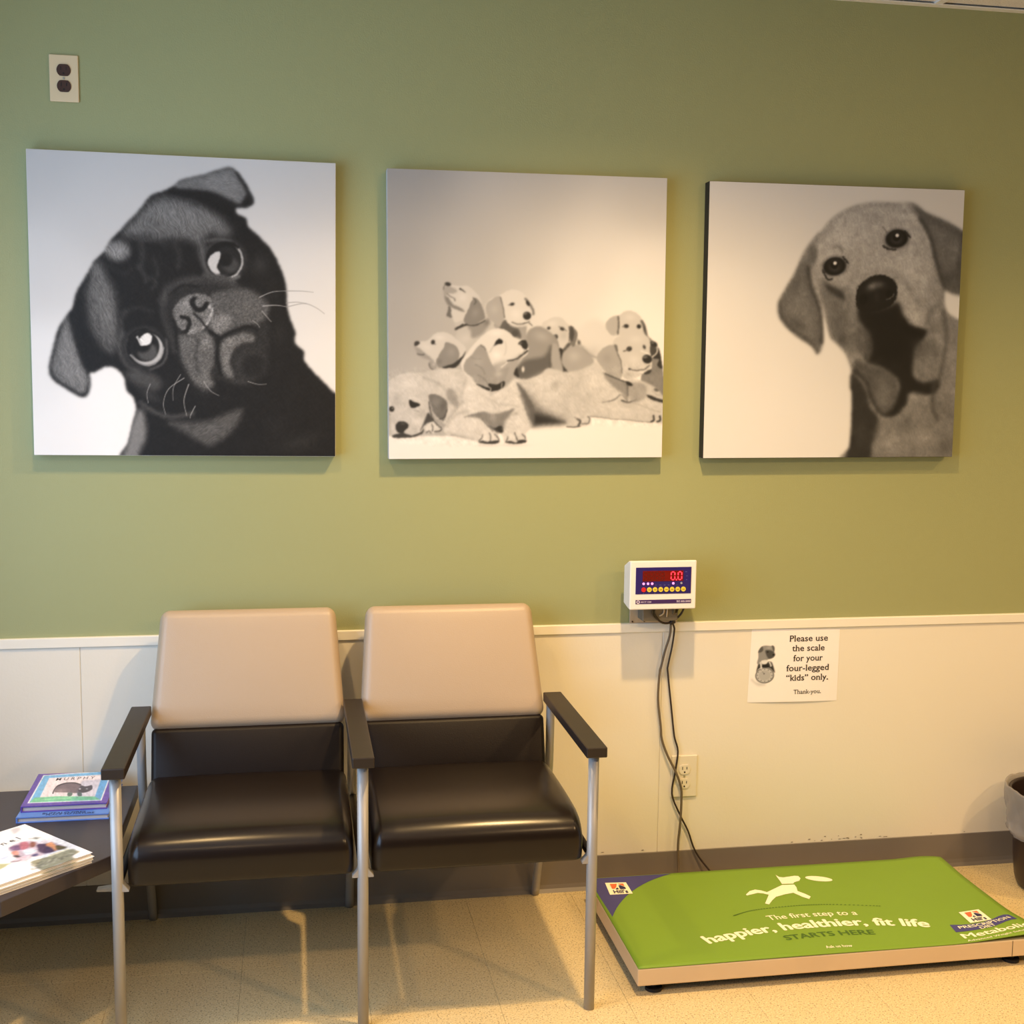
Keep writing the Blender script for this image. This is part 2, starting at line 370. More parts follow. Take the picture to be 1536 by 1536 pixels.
    s.blob(330, 760, 40, 70, 10, .07, .9)
    # right side of the head
    s.blob(1110, 560, 45, 50, 30, .20, .7); s.blob(1170, 700, 30, 90, -10, .10, .6); s.blob(1195, 860, 35, 60, 0, .14, .5)
    s.blur(1.5)
    # right eye
    s.jit = .4
    s.ell(958, 540, 96, 92, 20, .20, 18); s.line([(862, 478), (866, 540), (892, 598), (935, 628)], 22, .36, 16, .8); s.line([(880, 460), (935, 452), (985, 462)], 13, .30, 8)
    s.line([(925, 615), (975, 628), (1020, 612)], 14, .40, 8)
    s.ell(960, 540, 82, 78, 20, .045, 6)
    s.ell(968, 545, 60, 60, 0, .10, 5); s.ell(984, 562, 34, 32, 20, .25, 12); s.ell(965, 540, 28, 28, 0, .05, 9)
    s.poly([(888, 540), (905, 516), (932, 504), (942, 516), (934, 548), (926, 572), (940, 600), (925, 608), (900, 585), (888, 560)], .82, 4)
    s.line([(1005, 478), (1030, 515), (1034, 560), (1012, 600), (980, 618)], 9, .72, 4); s.line([(940, 604), (962, 618), (990, 616)], 6, .6, 4)
    s.line([(900, 500), (935, 478), (985, 470), (1015, 486)], 12, .04, 5)
    # left eye
    s.ell(612, 912, 92, 88, 0, .18, 18); s.line([(520, 850), (508, 915), (535, 985), (590, 1015)], 14, .34, 16, .8); s.line([(535, 760), (515, 800), (520, 850)], 16, .26, 18, .7); s.line([(530, 760), (590, 742), (650, 760)], 12, .18, 16, .7)
    s.ell(618, 915, 80, 76, 0, .06, 6); s.ell(628, 920, 68, 68, 0, .74, 4); s.ell(617, 910, 62, 64, 0, .07, 4)
    s.ell(628, 932, 42, 38, 0, .30, 9); s.ell(606, 902, 36, 32, 0, .05, 10)
    s.poly([(592, 880), (606, 862), (628, 852), (648, 866), (640, 896), (616, 906), (596, 902)], .95, 4); s.line([(600, 896), (584, 868)], 8, .8, 4)
    s.line([(556, 945), (590, 978), (640, 990), (682, 962), (698, 915)], 6, .62, 4); s.line([(548, 870), (580, 842), (630, 836)], 8, .05, 5); s.line([(708, 880), (712, 940), (690, 985), (640, 1008)], 10, .28, 6)
    # muzzle
    s.jit = .8
    s.poly([(690, 700), (720, 655), (780, 628), (870, 620), (950, 625), (1010, 650), (1090, 665), (1150, 720), (1145, 790), (1150, 900), (1130, 990), (1075, 1060), (1000, 1070), (920, 1050), (905, 1110), (860, 1110), (810, 1060), (770, 980), (735, 900), (700, 820)], .13, 22)
    s.line([(695, 720), (712, 665), (775, 632), (870, 622), (950, 630), (1005, 652)], 26, .27, 24, .8); s.line([(870, 605), (960, 615), (1000, 640)], 16, .28, 10); s.line([(690, 715), (695, 780), (720, 850), (742, 930)], 16, .22, 20, .8); s.line([(720, 690), (780, 650), (850, 655)], 10, .07, 7)
    s.poly([(905, 690), (970, 668), (1050, 665), (1110, 695), (1150, 735), (1135, 790), (1090, 815), (1030, 822), (975, 850), (925, 862), (892, 840), (895, 760)], .33, 16)
    s.poly([(900, 800), (950, 770), (990, 790), (960, 840), (920, 855)], .52, 14, .8); s.blob(1060, 740, 50, 35, 0, .40, .6)
    s.poly([(742, 745), (788, 696), (848, 683), (892, 698), (908, 735), (905, 790), (872, 815), (862, 850), (815, 862), (770, 835), (743, 790)], .44, 7)
    s.blob(790, 735, 30, 28, 0, .56, .7); s.line([(893, 738), (905, 760), (890, 800), (870, 828)], 12, .70, 6); s.blob(820, 845, 25, 12, -20, .6, .7)
    s.line([(828, 705), (820, 725), (838, 752), (862, 752), (882, 730)], 20, .06, 5); s.line([(775, 784), (800, 790), (808, 815), (792, 848), (778, 850)], 17, .06, 5)
    s.line([(828, 770), (860, 800), (885, 838), (905, 860)], 9, .10, 5); s.line([(742, 800), (752, 850), (756, 920)], 12, .05, 7)
    s.poly([(765, 860), (820, 868), (868, 842), (902, 870), (918, 920), (912, 985), (895, 1030), (915, 1070), (880, 1095), (835, 1070), (795, 1010), (770, 940)], .36, 14)
    s.blob(880, 890, 25, 40, 0, .52, .8); s.blob(800, 890, 30, 30, 0, .42, .6); s.line([(845, 880), (838, 960), (850, 1030)], 14, .22, 9, .7); s.blob(870, 1050, 30, 40, 0, .44, .7)
    s.line([(895, 845), (932, 880), (928, 960), (945, 1030)], 16, .05, 8); s.line([(925, 885), (985, 850), (1060, 826), (1100, 840)], 12, .05, 7)
    s.poly([(942, 905), (985, 868), (1050, 850), (1088, 868), (1080, 890), (1030, 900), (1000, 925), (980, 975), (1000, 1030), (985, 1048), (950, 1010)], .40, 12)
    s.blob(980, 890, 25, 20, 0, .56, .7); s.blob(968, 950, 18, 30, 0, .50, .6)
    s.ell(1075, 985, 68, 66, 0, .20, 22, .6); s.ell(1082, 992, 50, 48, 0, .08, 20); s.blob(1020, 1060, 60, 18, 10, .22, .6)
    # cheek, collar fur and chest
    s.poly([(535, 1020), (590, 1010), (660, 1030), (690, 1070), (660, 1100), (600, 1080), (560, 1060)], .26, 22); s.blob(640, 1120, 60, 25, 30, .22, .7); s.line([(600, 1150), (660, 1190), (740, 1210), (820, 1195)], 22, .28, 12, .8)
    s.poly([(560, 1240), (590, 1180), (615, 1200), (625, 1290), (600, 1350), (580, 1400), (520, 1400), (545, 1310)], .50, 22)
    s.poly([(720, 1235), (800, 1230), (890, 1225), (970, 1195), (1035, 1180), (1010, 1250), (960, 1300), (900, 1335), (840, 1310), (780, 1275)], .30, 22)
    s.blob(900, 1265, 70, 30, -25, .36, .6); s.blob(1280, 1320, 120, 40, -15, .14, .7); s.blob(1180, 1250, 60, 60, 0, .10, .6)
    s.blur(.7)
    f1 = s.mask([(350, 540), (600, 250), (1000, 320), (900, 480), (500, 980), (330, 900)], 30)
    s.jit = 0; s.fur(68, .26, 8, 1.3, f1, 3); s.fur(55, .05, 8, 1.5, None, 41, False); s.fur(-40, .04, 7, 1.5, None, 47, False); s.fur(75, .18, 5, 1.2, s.mask([(200, 700), (400, 700), (420, 1150), (180, 1150)], 20), 8)
    s.fur(-30, .22, 7, 1.5, s.mask([(700, 1150), (1100, 1100), (1000, 1380), (700, 1380)], 30), 12); s.lumps(.30, 2.1, 21, s.mask([(740, 660), (1150, 660), (1150, 1100), (760, 1100)], 30)); s.fur(15, .12, 6, 1.3, s.mask([(700, 140), (1100, 140), (1100, 330), (700, 280)], 10), 31)
    s.jit = 0
    for L, w in [([(805, 1072), (785, 1140), (797, 1205)], 5), ([(785, 1045), (720, 1090), (697, 1150), (706, 1198)], 4), ([(770, 1030), (740, 1085), (738, 1140)], 3), ([(870, 1060), (900, 1100), (935, 1120)], 3), ([(1110, 700), (1165, 678), (1228, 674)], 5), ([(1125, 738), (1180, 735), (1228, 742)], 6), ([(1120, 760), (1150, 795), (1160, 805)], 4), ([(1080, 800), (1100, 815), (1110, 830)], 3), ([(1060, 1060), (1100, 1072), (1138, 1072)], 3), ([(640, 1070), (626, 1110), (632, 1150)], 3), ([(833, 1165), (815, 1200), (812, 1215)], 4)]:
        s.line(L, w, .66, 3, .85, 2)
    s.clip = None
    for L in ([(1228, 674), (1290, 675), (1340, 680)], [(1228, 742), (1300, 728), (1350, 745), (1388, 772)], [(1225, 725), (1270, 722), (1310, 728)]): s.line(L, 4, .60, 3, .75, 2)
    s.G[:] = .015+.90*s.G
    return s.G

def paint_lab(n):
    s = Art(n, [(1065, 273), (1449, 283), (1427, 684), (1053, 689)]); s.frame(1020, 250, 1536/460)
    s.grad([(200, 150, .93), (800, 130, .93), (1400, 150, .92), (200, 800, .98), (600, 1300, 1.), (1390, 700, .97), (700, 900, .99)])
    sil = [(712, 320), (760, 262), (830, 215), (910, 185), (1000, 174), (1080, 178), (1130, 175), (1180, 180), (1240, 225), (1330, 262), (1420, 315), (1470, 340), (1450, 500), (1420, 630), (1395, 642), (1350, 628), (1328, 615), (1326, 680), (1345, 730), (1400, 765), (1460, 800), (1460, 1500), (820, 1500), (845, 1400), (852, 1300), (858, 1150), (848, 1100), (850, 1050), (858, 1030), (845, 985), (820, 930), (780, 885), (762, 872), (745, 840), (722, 740), (712, 690), (715, 800), (718, 870), (705, 920), (684, 942), (660, 905), (615, 875), (560, 835), (505, 775), (487, 712), (500, 660), (535, 600), (575, 530), (610, 450), (650, 385), (690, 335)]
    s.jit = .5; s.poly(sil, .60, 5); s.clip = s.mask(sil, 5); s.jit = .9
    # skull shading
    s.poly([(740, 330), (830, 230), (950, 190), (1080, 190), (1180, 260), (1230, 380), (1260, 520), (1200, 640), (1120, 560), (1000, 520), (900, 560), (850, 600), (720, 560), (700, 450)], .72, 34)
    s.blob(830, 340, 80, 50, -40, .80, .8); s.blob(960, 250, 110, 50, 0, .66, .7); s.blob(1150, 300, 40, 80, -20, .80, .7); s.blob(1160, 470, 60, 90, 0, .78, .7); s.blob(940, 440, 60, 120, 20, .70, .6); s.blob(700, 420, 20, 90, 10, .78, .7)
    s.blob(1230, 560, 50, 90, 0, .70, .6); s.line([(1115, 182), (1170, 245), (1230, 330), (1262, 420)], 16, .84, 10, .8)
    # left ear
    s.poly([(655, 390), (690, 430), (672, 500), (655, 560), (672, 640), (700, 720), (716, 800), (712, 880), (686, 938), (655, 895), (600, 865), (545, 820), (500, 765), (490, 710), (510, 650), (560, 560), (605, 480)], .40, 8)
    s.poly([(540, 640), (590, 580), (630, 600), (650, 700), (670, 800), (650, 850), (590, 810), (545, 750)], .48, 24, .8)
    s.blob(575, 610, 25, 50, 20, .32, .7); s.blob(590, 790, 50, 25, 30, .26, .8); s.line([(500, 680), (510, 760), (560, 820), (640, 875), (684, 930)], 14, .24, 8, .8); s.line([(640, 505), (655, 600), (690, 690), (710, 780), (708, 880)], 14, .20, 8); s.blob(630, 440, 25, 60, 20, .58, .8)
    s.line([(662, 490), (668, 560), (700, 640), (720, 700)], 10, .78, 6, .6)
    # right ear
    s.poly([(1175, 195), (1240, 228), (1330, 265), (1425, 318), (1440, 480), (1418, 560), (1412, 620), (1370, 632), (1325, 600), (1300, 540), (1275, 450), (1250, 350), (1205, 260)], .37, 10)
    s.poly([(1260, 290), (1340, 320), (1400, 370), (1390, 470), (1340, 520), (1300, 440), (1275, 350)], .46, 24, .8); s.blob(1390, 420, 30, 30, 0, .60, .6); s.blob(1340, 560, 30, 40, 0, .26, .8); s.line([(1205, 255), (1255, 350), (1280, 450), (1310, 560), (1335, 620)], 14, .22, 8); s.line([(1420, 330), (1400, 440), (1395, 560), (1410, 630)], 10, .25, 8, .7)
    # face side shading, cheeks
    s.poly([(715, 560), (760, 590), (810, 610), (850, 620), (880, 700), (920, 800), (950, 900), (930, 960), (890, 940), (840, 930), (780, 880), (745, 820), (725, 720), (705, 640)], .45, 20)
    s.poly([(730, 590), (800, 620), (830, 670), (790, 655), (745, 625)], .20, 9); s.blob(790, 570, 40, 22, 20, .66, .7); s.line([(850, 560), (838, 620), (828, 680), (820, 720)], 12, .60, 7, .8); s.blob(860, 760, 30, 70, -10, .55, .6); s.blob(780, 780, 30, 60, -15, .36, .7); s.blob(810, 860, 40, 40, 0, .26, .7)
    s.line([(845, 440), (862, 540), (850, 640), (870, 720)], 16, .55, 12, .6)
    # muzzle right side
    s.poly([(1085, 560), (1130, 580), (1180, 640), (1215, 710), (1240, 790), (1215, 820), (1160, 790), (1120, 740), (1095, 660)], .68, 14); s.line([(1130, 570), (1165, 640), (1200, 690)], 10, .48, 8, .6); s.blob(1180, 760, 40, 40, 0, .78, .8); s.blob(1100, 600, 14, 40, -20, .74, .6)
    s.line([(1235, 780), (1260, 720), (1300, 680), (1328, 620)], 26, .42, 14, .6); s.blob(1290, 640, 30, 60, 10, .60, .6)
    # brows and creases
    s.line([(715, 470), (760, 420), (800, 408)], 10, .78, 7, .7); s.line([(770, 405), (800, 402), (812, 425)], 12, .40, 9, .7); s.line([(1035, 400), (1060, 450), (1080, 480)], 8, .52, 8, .6); s.line([(1130, 400), (1170, 380), (1185, 420), (1165, 470)], 10, .52, 8, .6); s.blob(1050, 300, 60, 16, -10, .62, .6)
    # dark mouth below the nose
    s.poly([(900, 700), (960, 720), (1050, 700), (1095, 690), (1120, 760), (1170, 800), (1235, 815), (1225, 850), (1190, 900), (1165, 990), (1170, 1050), (1220, 1075), (1290, 1060), (1300, 1100), (1250, 1140), (1150, 1130), (1130, 1190), (1060, 1250), (1010, 1230), (1080, 1150), (1090, 1070), (1000, 1000), (940, 980), (950, 900), (930, 820), (895, 760)], .085, 14)
    s.poly([(880, 820), (930, 810), (965, 860), (965, 920), (935, 965), (905, 930), (880, 870)], .36, 12); s.blob(925, 860, 25, 30, 0, .44, .7); s.line([(925, 940), (935, 975), (985, 975), (1010, 950)], 8, .16, 5)
    # chin, throat, neck folds
    s.poly([(1180, 900), (1240, 860), (1290, 880), (1300, 960), (1290, 1040), (1240, 1070), (1190, 1050), (1170, 980)], .46, 18); s.blob(1235, 1000, 35, 50, 0, .56, .8); s.blob(1250, 890, 30, 40, 30, .40, .6)
    s.poly([(880, 960), (940, 990), (1010, 1010), (1080, 1060), (1085, 1150), (1060, 1210), (1010, 1235), (960, 1180), (930, 1100), (890, 1040), (862, 1020)], .33, 14)
    s.blob(1020, 1120, 45, 80, 0, .45, .8); s.blob(1010, 1180, 40, 35, 0, .48, .6); s.line([(870, 1020), (930, 1080), (960, 1170), (1010, 1240), (1080, 1235), (1125, 1180)], 12, .12, 9)
    s.poly([(850, 1040), (890, 1060), (930, 1120), (950, 1200), (990, 1260), (1000, 1340), (960, 1400), (950, 1500), (820, 1500), (855, 1300)], .16, 16); s.blob(900, 1330, 40, 60, 0, .24, .6); s.line([(858, 1100), (862, 1250), (852, 1400)], 14, .12, 10)
    s.poly([(1000, 1270), (1080, 1260), (1140, 1200), (1260, 1150), (1330, 1120), (1400, 1200), (1440, 1500), (1000, 1500), (970, 1400)], .48, 26)
    s.blob(1060, 1380, 80, 60, 0, .62, .8); s.blob(1220, 1350, 70, 50, -20, .60, .8); s.blob(1180, 1230, 60, 40, -20, .56, .7); s.line([(1270, 1080), (1262, 1200), (1285, 1260)], 18, .26, 12, .8); s.line([(1290, 1180), (1330, 1230), (1400, 1260)], 16, .38, 12, .7); s.blob(1320, 1400, 60, 60, 0, .34, .5); s.blob(1130, 1280, 30, 50, 20, .36, .6)
    s.poly([(1330, 740), (1400, 780), (1420, 900), (1400, 1100), (1310, 1100), (1310, 1000), (1330, 900), (1300, 800)], .52, 22); s.blob(1360, 960, 30, 110, 0, .60, .6); s.line([(1318, 720), (1335, 850), (1310, 1000), (1290, 1080)], 18, .28, 12, .7); s.blob(1270, 800, 30, 50, 20, .38, .6)
    s.poly([(1110, 740), (1150, 790), (1225, 815), (1200, 860), (1130, 830)], .05, 10)
    s.blob(800, 730, 40, 90, -25, .34, .5); s.blob(1010, 320, 110, 40, 0, .74, .4); s.blob(900, 500, 50, 60, 20, .62, .5); s.blob(1200, 900, 40, 50, 0, .22, .5)
    s.blur(2.1)
    # eyes
    for cx, cy, a in ((775, 500, -15), (1088, 358, -15)):
        s.ell(cx, cy, 66, 52, a, .30, 14, .75); s.ell(cx, cy, 56, 44, a, .05, 7); s.ell(cx, cy-4, 40, 36, 0, .10, 5); s.ell(cx-2, cy+6, 24, 18, 0, .20, 9); s.ell(cx-2, cy-4, 18, 17, 0, .03, 5); s.ell(cx+2, cy-16, 9, 9, 0, .95, 4)
    s.line([(716, 520), (735, 560), (760, 565)], 10, .12, 6); s.line([(1020, 395), (1045, 410), (1080, 412)], 9, .15, 6); s.line([(818, 452), (842, 482)], 10, .14, 5); s.line([(1130, 320), (1155, 350)], 10, .12, 5); s.line([(1040, 330), (1018, 300)], 6, .35, 6, .6)
    # nose
    s.poly([(880, 655), (895, 600), (940, 560), (998, 540), (1055, 555), (1085, 590), (1086, 640), (1062, 690), (1000, 720), (930, 730), (888, 705)], .075, 6)
    s.blob(965, 598, 36, 22, -25, .50, .9); s.blob(1000, 590, 30, 20, 0, .36, .7); s.ell(918, 665, 22, 26, 20, .03, 8); s.ell(1050, 640, 18, 24, -20, .03, 8); s.line([(1035, 665), (1058, 655), (1072, 635)], 6, .34, 4); s.blob(985, 650, 16, 30, 0, .18, .5); s.line([(884, 610), (900, 590), (945, 556)], 6, .35, 6, .5)
    s.poly([(905, 715), (960, 728), (1040, 712), (1085, 690), (1110, 760), (1150, 800), (1130, 900), (1090, 950), (1010, 960), (960, 900), (940, 800)], .05, 50, .75); s.blob(1060, 930, 90, 60, 0, .05, .7)
    s.blur(.7)
    s.lumps(.10, 9, 5); s.lumps(.05, 2.2, 17); s.fur(70, .065, 7, 1.4, None, 3)
    s.clip = None; s.jit = 0; s.G[:] = .025+.82*s.G
    return s.G
def paint_puppies(n):
    s = Art(n, [(582, 254), (1000, 266), (990, 685), (585, 689)]); A = (560, 400, 1536/460)
    Q1 = (580, 410, 1536/220); Q2 = (780, 440, 1536/220); Q3 = (580, 540, 1536/220); Q4 = (780, 550, 1536/220)
    s.frame(570, 240, 1469/440)
    s.grad([(100, 120, .66), (700, 120, .75), (1350, 150, .80), (100, 500, .66), (450, 500, .72), (700, 560, .78), (1000, 600, .88), (1350, 600, .93), (120, 900, .66), (220, 1050, .72), (850, 760, .88), (1380, 850, .97), (1300, 760, .96), (100, 800, .66), (500, 600, .73), (280, 800, .70)])
    s.frame(*A)
    s.poly([(60, 850), (400, 848), (800, 790), (1090, 750), (1500, 775), (1520, 1100), (40, 1100)], .96, 9, 1, False)
    s.jit = .45
    # ---- back right: far body and the dog at the far right top
    s.poly([(985, 400), (1010, 330), (1060, 280), (1110, 265), (1160, 290), (1200, 330), (1230, 420), (1200, 520), (1120, 560), (1050, 520)], .86, 22)
    s.blob(1080, 440, 60, 40, -30, .72, .6); s.line([(1050, 400), (1090, 440), (1130, 470)], 10, .70, 9, .6)
    s.frame(*Q2)
    s.poly([(960, 440), (900, 390), (880, 340), (900, 290), (960, 240), (1030, 225), (1080, 190), (1150, 180), (1220, 215), (1260, 260), (1290, 330), (1310, 400), (1310, 460), (1200, 480), (1050, 450)], .80, 8)
    s.poly([(890, 360), (895, 300), (950, 250), (1015, 240), (1012, 330), (1005, 410), (960, 440), (920, 410)], .70, 10); s.line([(1018, 240), (1022, 330), (1012, 420)], 16, .28, 8, .9)
    s.blob(1140, 250, 60, 40, 0, .88, .6); s.ell(1100, 342, 26, 20, 0, .15, 9); s.ell(1232, 345, 22, 22, 0, .12, 9); s.line([(1062, 348), (1085, 345)], 8, .4, 8)
    s.line([(1262, 290), (1285, 340), (1300, 400), (1312, 450)], 30, .30, 12, .85); s.blob(1290, 370, 14, 40, -10, .15, .7)
    # ---- third dog: dark nose at the far right edge, ear and body in shade
    s.poly([(1310, 470), (1350, 470), (1400, 520), (1440, 580), (1465, 700), (1480, 800), (1490, 1100), (1300, 1100), (1250, 900), (1300, 700)], .50, 10)
    s.poly([(1410, 570), (1440, 585), (1462, 680), (1470, 780), (1440, 775), (1420, 740), (1440, 690), (1400, 680), (1370, 660)], .17, 8)
    s.ell(1382, 530, 42, 30, 20, .16, 7); s.ell(1375, 515, 16, 10, 0, .5, 7, .7); s.poly([(1320, 560), (1400, 560), (1400, 620), (1370, 660), (1330, 640)], .25, 12); s.line([(1420, 560), (1415, 620), (1370, 665)], 14, .82, 5)
    # ---- dog in the middle back, face right of the sitting back
    s.poly([(420, 560), (500, 520), (600, 540), (700, 620), (760, 700), (740, 790), (560, 850), (440, 830), (400, 700)], .64, 14)
    s.blob(560, 660, 80, 70, 0, .74, .7); s.line([(590, 480), (640, 560), (720, 640), (780, 670)], 18, .55, 14, .6); s.ell(608, 516, 16, 22, 0, .35, 12)
    s.poly([(228, 360), (232, 310), (290, 275), (360, 250), (430, 258), (480, 310), (520, 350), (520, 440), (500, 520), (440, 580), (400, 590), (380, 500), (340, 420), (260, 400)], .80, 8)
    s.blob(450, 440, 50, 60, 0, .70, .7); s.poly([(515, 345), (560, 365), (592, 420), (580, 500), (552, 562), (520, 520), (512, 430)], .44, 7); s.poly([(520, 350), (550, 370), (560, 430), (540, 500), (518, 470)], .26, 10); s.line([(505, 350), (512, 430), (505, 500)], 7, .22, 6)
    s.ell(296, 366, 18, 15, -20, .16, 8); s.ell(435, 374, 24, 18, 20, .10, 8); s.line([(400, 350), (430, 360), (480, 395)], 8, .40, 7); s.blob(330, 320, 60, 40, 0, .88, .6)
    s.ell(368, 458, 22, 26, 10, .18, 9); s.line([(345, 440), (380, 500), (395, 560)], 10, .35, 8); s.blob(420, 410, 40, 30, 0, .78, .5); s.poly([(400, 585), (440, 585), (500, 520), (520, 540), (440, 620), (405, 640)], .30, 14)
    s.poly([(395, 580), (440, 600), (425, 700), (450, 780), (500, 830), (430, 820), (405, 720)], .13, 10); s.line([(410, 640), (420, 740), (470, 810)], 22, .14, 12)
    # ---- dog with the head thrown back (upper left)
    s.frame(*Q1)
    s.poly([(700, 500), (740, 600), (730, 700), (820, 830), (900, 800), (1000, 680), (1080, 560), (1060, 470), (950, 420), (800, 440), (690, 470)], .74, 12)
    s.blob(830, 690, 90, 60, -20, .80, .7); s.poly([(860, 560), (1000, 520), (1070, 480), (1060, 560), (990, 650), (900, 680), (880, 610)], .52, 24, .8)
    s.poly([(598, 180), (612, 130), (640, 105), (680, 125), (760, 140), (850, 140), (930, 200), (990, 290), (980, 420), (880, 480), (800, 500), (720, 520), (690, 450), (650, 330), (610, 260)], .80, 7)
    s.poly([(600, 180), (640, 140), (720, 170), (740, 200), (700, 220), (650, 220), (610, 250)], .62, 14); s.poly([(610, 250), (650, 260), (700, 330), (780, 370), (820, 410), (740, 390), (680, 360), (640, 330)], .48, 14)
    s.ell(646, 122, 32, 20, 10, .16, 7); s.line([(600, 178), (606, 150), (620, 125)], 10, .4, 6); s.line([(640, 222), (670, 250), (710, 270), (720, 296)], 10, .38, 8); s.line([(770, 170), (796, 184), (826, 208)], 16, .14, 7, 1, 6); s.blob(800, 260, 50, 50, 0, .86, .7)
    s.poly([(655, 350), (680, 380), (680, 440), (690, 470), (650, 465), (632, 455), (645, 400)], .40, 7)
    s.poly([(930, 262), (975, 300), (1010, 380), (1030, 470), (980, 510), (930, 540), (860, 540), (815, 520), (820, 460), (860, 380), (890, 300)], .50, 6); s.blob(930, 420, 45, 60, 20, .58, .7); s.line([(910, 262), (938, 300), (920, 330)], 9, .3, 7); s.line([(830, 545), (930, 550), (1030, 500)], 12, .18, 7)
    s.line([(730, 590), (790, 560), (840, 546)], 22, .20, 7); s.line([(740, 575), (800, 540)], 8, .12, 5); s.blob(1050, 520, 40, 40, 0, .40, .6)
    # ---- left dog in profile
    s.poly([(300, 735), (340, 720), (420, 715), (470, 680), (520, 635), (600, 622), (680, 650), (740, 700), (810, 760), (830, 820), (740, 940), (600, 1000), (520, 960), (440, 915), (360, 870), (320, 830), (303, 780)], .80, 7)
    s.poly([(300, 770), (350, 790), (420, 850), (480, 900), (500, 930), (430, 910), (350, 870), (312, 820)], .60, 14); s.poly([(300, 740), (315, 718), (350, 722), (352, 745), (325, 765), (302, 768)], .20, 6); s.line([(330, 848), (365, 862), (400, 856)], 9, .30, 7); s.ell(492, 728, 20, 24, 20, .15, 7); s.line([(505, 745), (520, 750)], 6, .3, 5); s.blob(560, 680, 60, 30, 0, .88, .6); s.blob(430, 780, 60, 30, 20, .86, .5)
    s.poly([(625, 730), (690, 745), (740, 780), (765, 850), (750, 910), (700, 950), (640, 975), (590, 995), (545, 985), (525, 930), (560, 850), (600, 790)], .53, 6); s.blob(680, 830, 55, 60, 30, .60, .7); s.blob(560, 930, 30, 30, 0, .44, .7)
    s.poly([(600, 985), (700, 950), (765, 900), (800, 870), (830, 820), (800, 900), (740, 980), (680, 1005), (600, 1000)], .17, 9)
    s.poly([(452, 925), (500, 935), (530, 970), (515, 1010), (480, 1015), (455, 985)], .60, 8); s.line([(452, 950), (462, 990), (490, 1015)], 8, .34, 6); s.blob(500, 960, 16, 20, 0, .78, .7)
    # ---- upper middle dog
    s.poly([(1120, 540), (1250, 500), (1400, 540), (1460, 560), (1460, 640), (1500, 700), (1400, 700), (1200, 620)], .62, 12); s.poly([(1180, 560), (1240, 500), (1300, 560), (1380, 590), (1400, 680), (1300, 640), (1200, 600)], .34, 14)
    s.poly([(1060, 420), (1030, 350), (1080, 280), (1140, 250), (1200, 225), (1260, 190), (1330, 175), (1400, 195), (1450, 240), (1500, 300), (1530, 370), (1535, 440), (1510, 500), (1480, 545), (1400, 565), (1320, 555), (1260, 520), (1200, 480)], .84, 7)
    s.poly([(1195, 250), (1210, 330), (1225, 410), (1228, 480), (1200, 550), (1170, 562), (1120, 520), (1070, 470), (1040, 390), (1050, 320), (1110, 270), (1160, 245)], .66, 8); s.blob(1130, 380, 50, 60, 0, .72, .7); s.line([(1190, 255), (1212, 330), (1226, 410), (1232, 470)], 9, .32, 6, .9); s.poly([(1190, 560), (1235, 490), (1260, 520), (1240, 560), (1210, 580)], .36, 10)
    s.line([(1450, 270), (1490, 320), (1525, 380), (1532, 430)], 26, .44, 8, .9); s.ell(1475, 318, 16, 30, -25, .12, 7); s.ell(1312, 328, 24, 15, -15, .13, 8); s.line([(1272, 335), (1300, 330)], 8, .35, 6)
    s.ell(1466, 448, 42, 42, 0, .13, 7); s.ell(1450, 425, 22, 14, -20, .42, 9, .8); s.line([(1310, 515), (1370, 535), (1430, 530), (1490, 510)], 9, .24, 7); s.blob(1350, 430, 60, 60, 0, .90, .6); s.line([(1490, 525), (1520, 550)], 8, .25, 5); s.blob(1400, 545, 60, 16, 0, .66, .6)
    s.ell(1340, 635, 34, 34, 0, .28, 12)
    # ---- sitting dog seen from behind (middle)
    s.frame(*A)
    s.poly([(770, 330), (820, 300), (870, 320), (915, 360), (930, 430), (945, 520), (900, 535), (840, 540), (770, 565), (712, 550), (700, 520), (740, 470), (765, 400)], .57, 7)
    s.blob(840, 350, 50, 30, 20, .68, .8); s.blob(820, 430, 60, 50, 0, .58, .6); s.poly([(700, 520), (760, 470), (850, 450), (885, 400), (880, 500), (820, 540), (760, 565), (712, 552)], .36, 16); s.line([(893, 400), (885, 440), (880, 500)], 10, .30, 8); s.poly([(893, 390), (920, 400), (932, 470), (942, 520), (910, 522), (888, 470)], .64, 7); s.ell(748, 515, 7, 14, 0, .85, 4); s.blob(715, 520, 14, 24, 10, .12, .9)
    # ---- right lying dog body
    s.poly([(700, 570), (760, 565), (830, 545), (870, 510), (950, 525), (1020, 520), (1080, 495), (1110, 480), (1160, 520), (1250, 570), (1300, 560), (1400, 600), (1460, 680), (1460, 775), (1380, 778), (1250, 765), (1150, 755), (1085, 748), (1080, 785), (1030, 800), (975, 800), (945, 770), (880, 750), (800, 690), (740, 640)], .79, 8)
    s.blob(860, 580, 90, 40, -10, .87, .7); s.blob(880, 650, 50, 60, 0, .85, .5); s.blob(905, 590, 25, 40, 20, .66, .6); s.blob(1040, 570, 40, 60, -20, .70, .55); s.blob(1100, 560, 60, 60, 0, .88, .6); s.blob(1020, 650, 90, 50, 0, .75, .5); s.blob(1150, 620, 70, 50, 20, .84, .6)
    s.poly([(735, 620), (770, 640), (830, 700), (900, 740), (950, 765), (940, 785), (860, 790), (790, 790), (770, 720), (740, 660)], .44, 34); s.poly([(780, 735), (850, 745), (940, 770), (945, 782), (850, 790), (790, 792)], .16, 22)
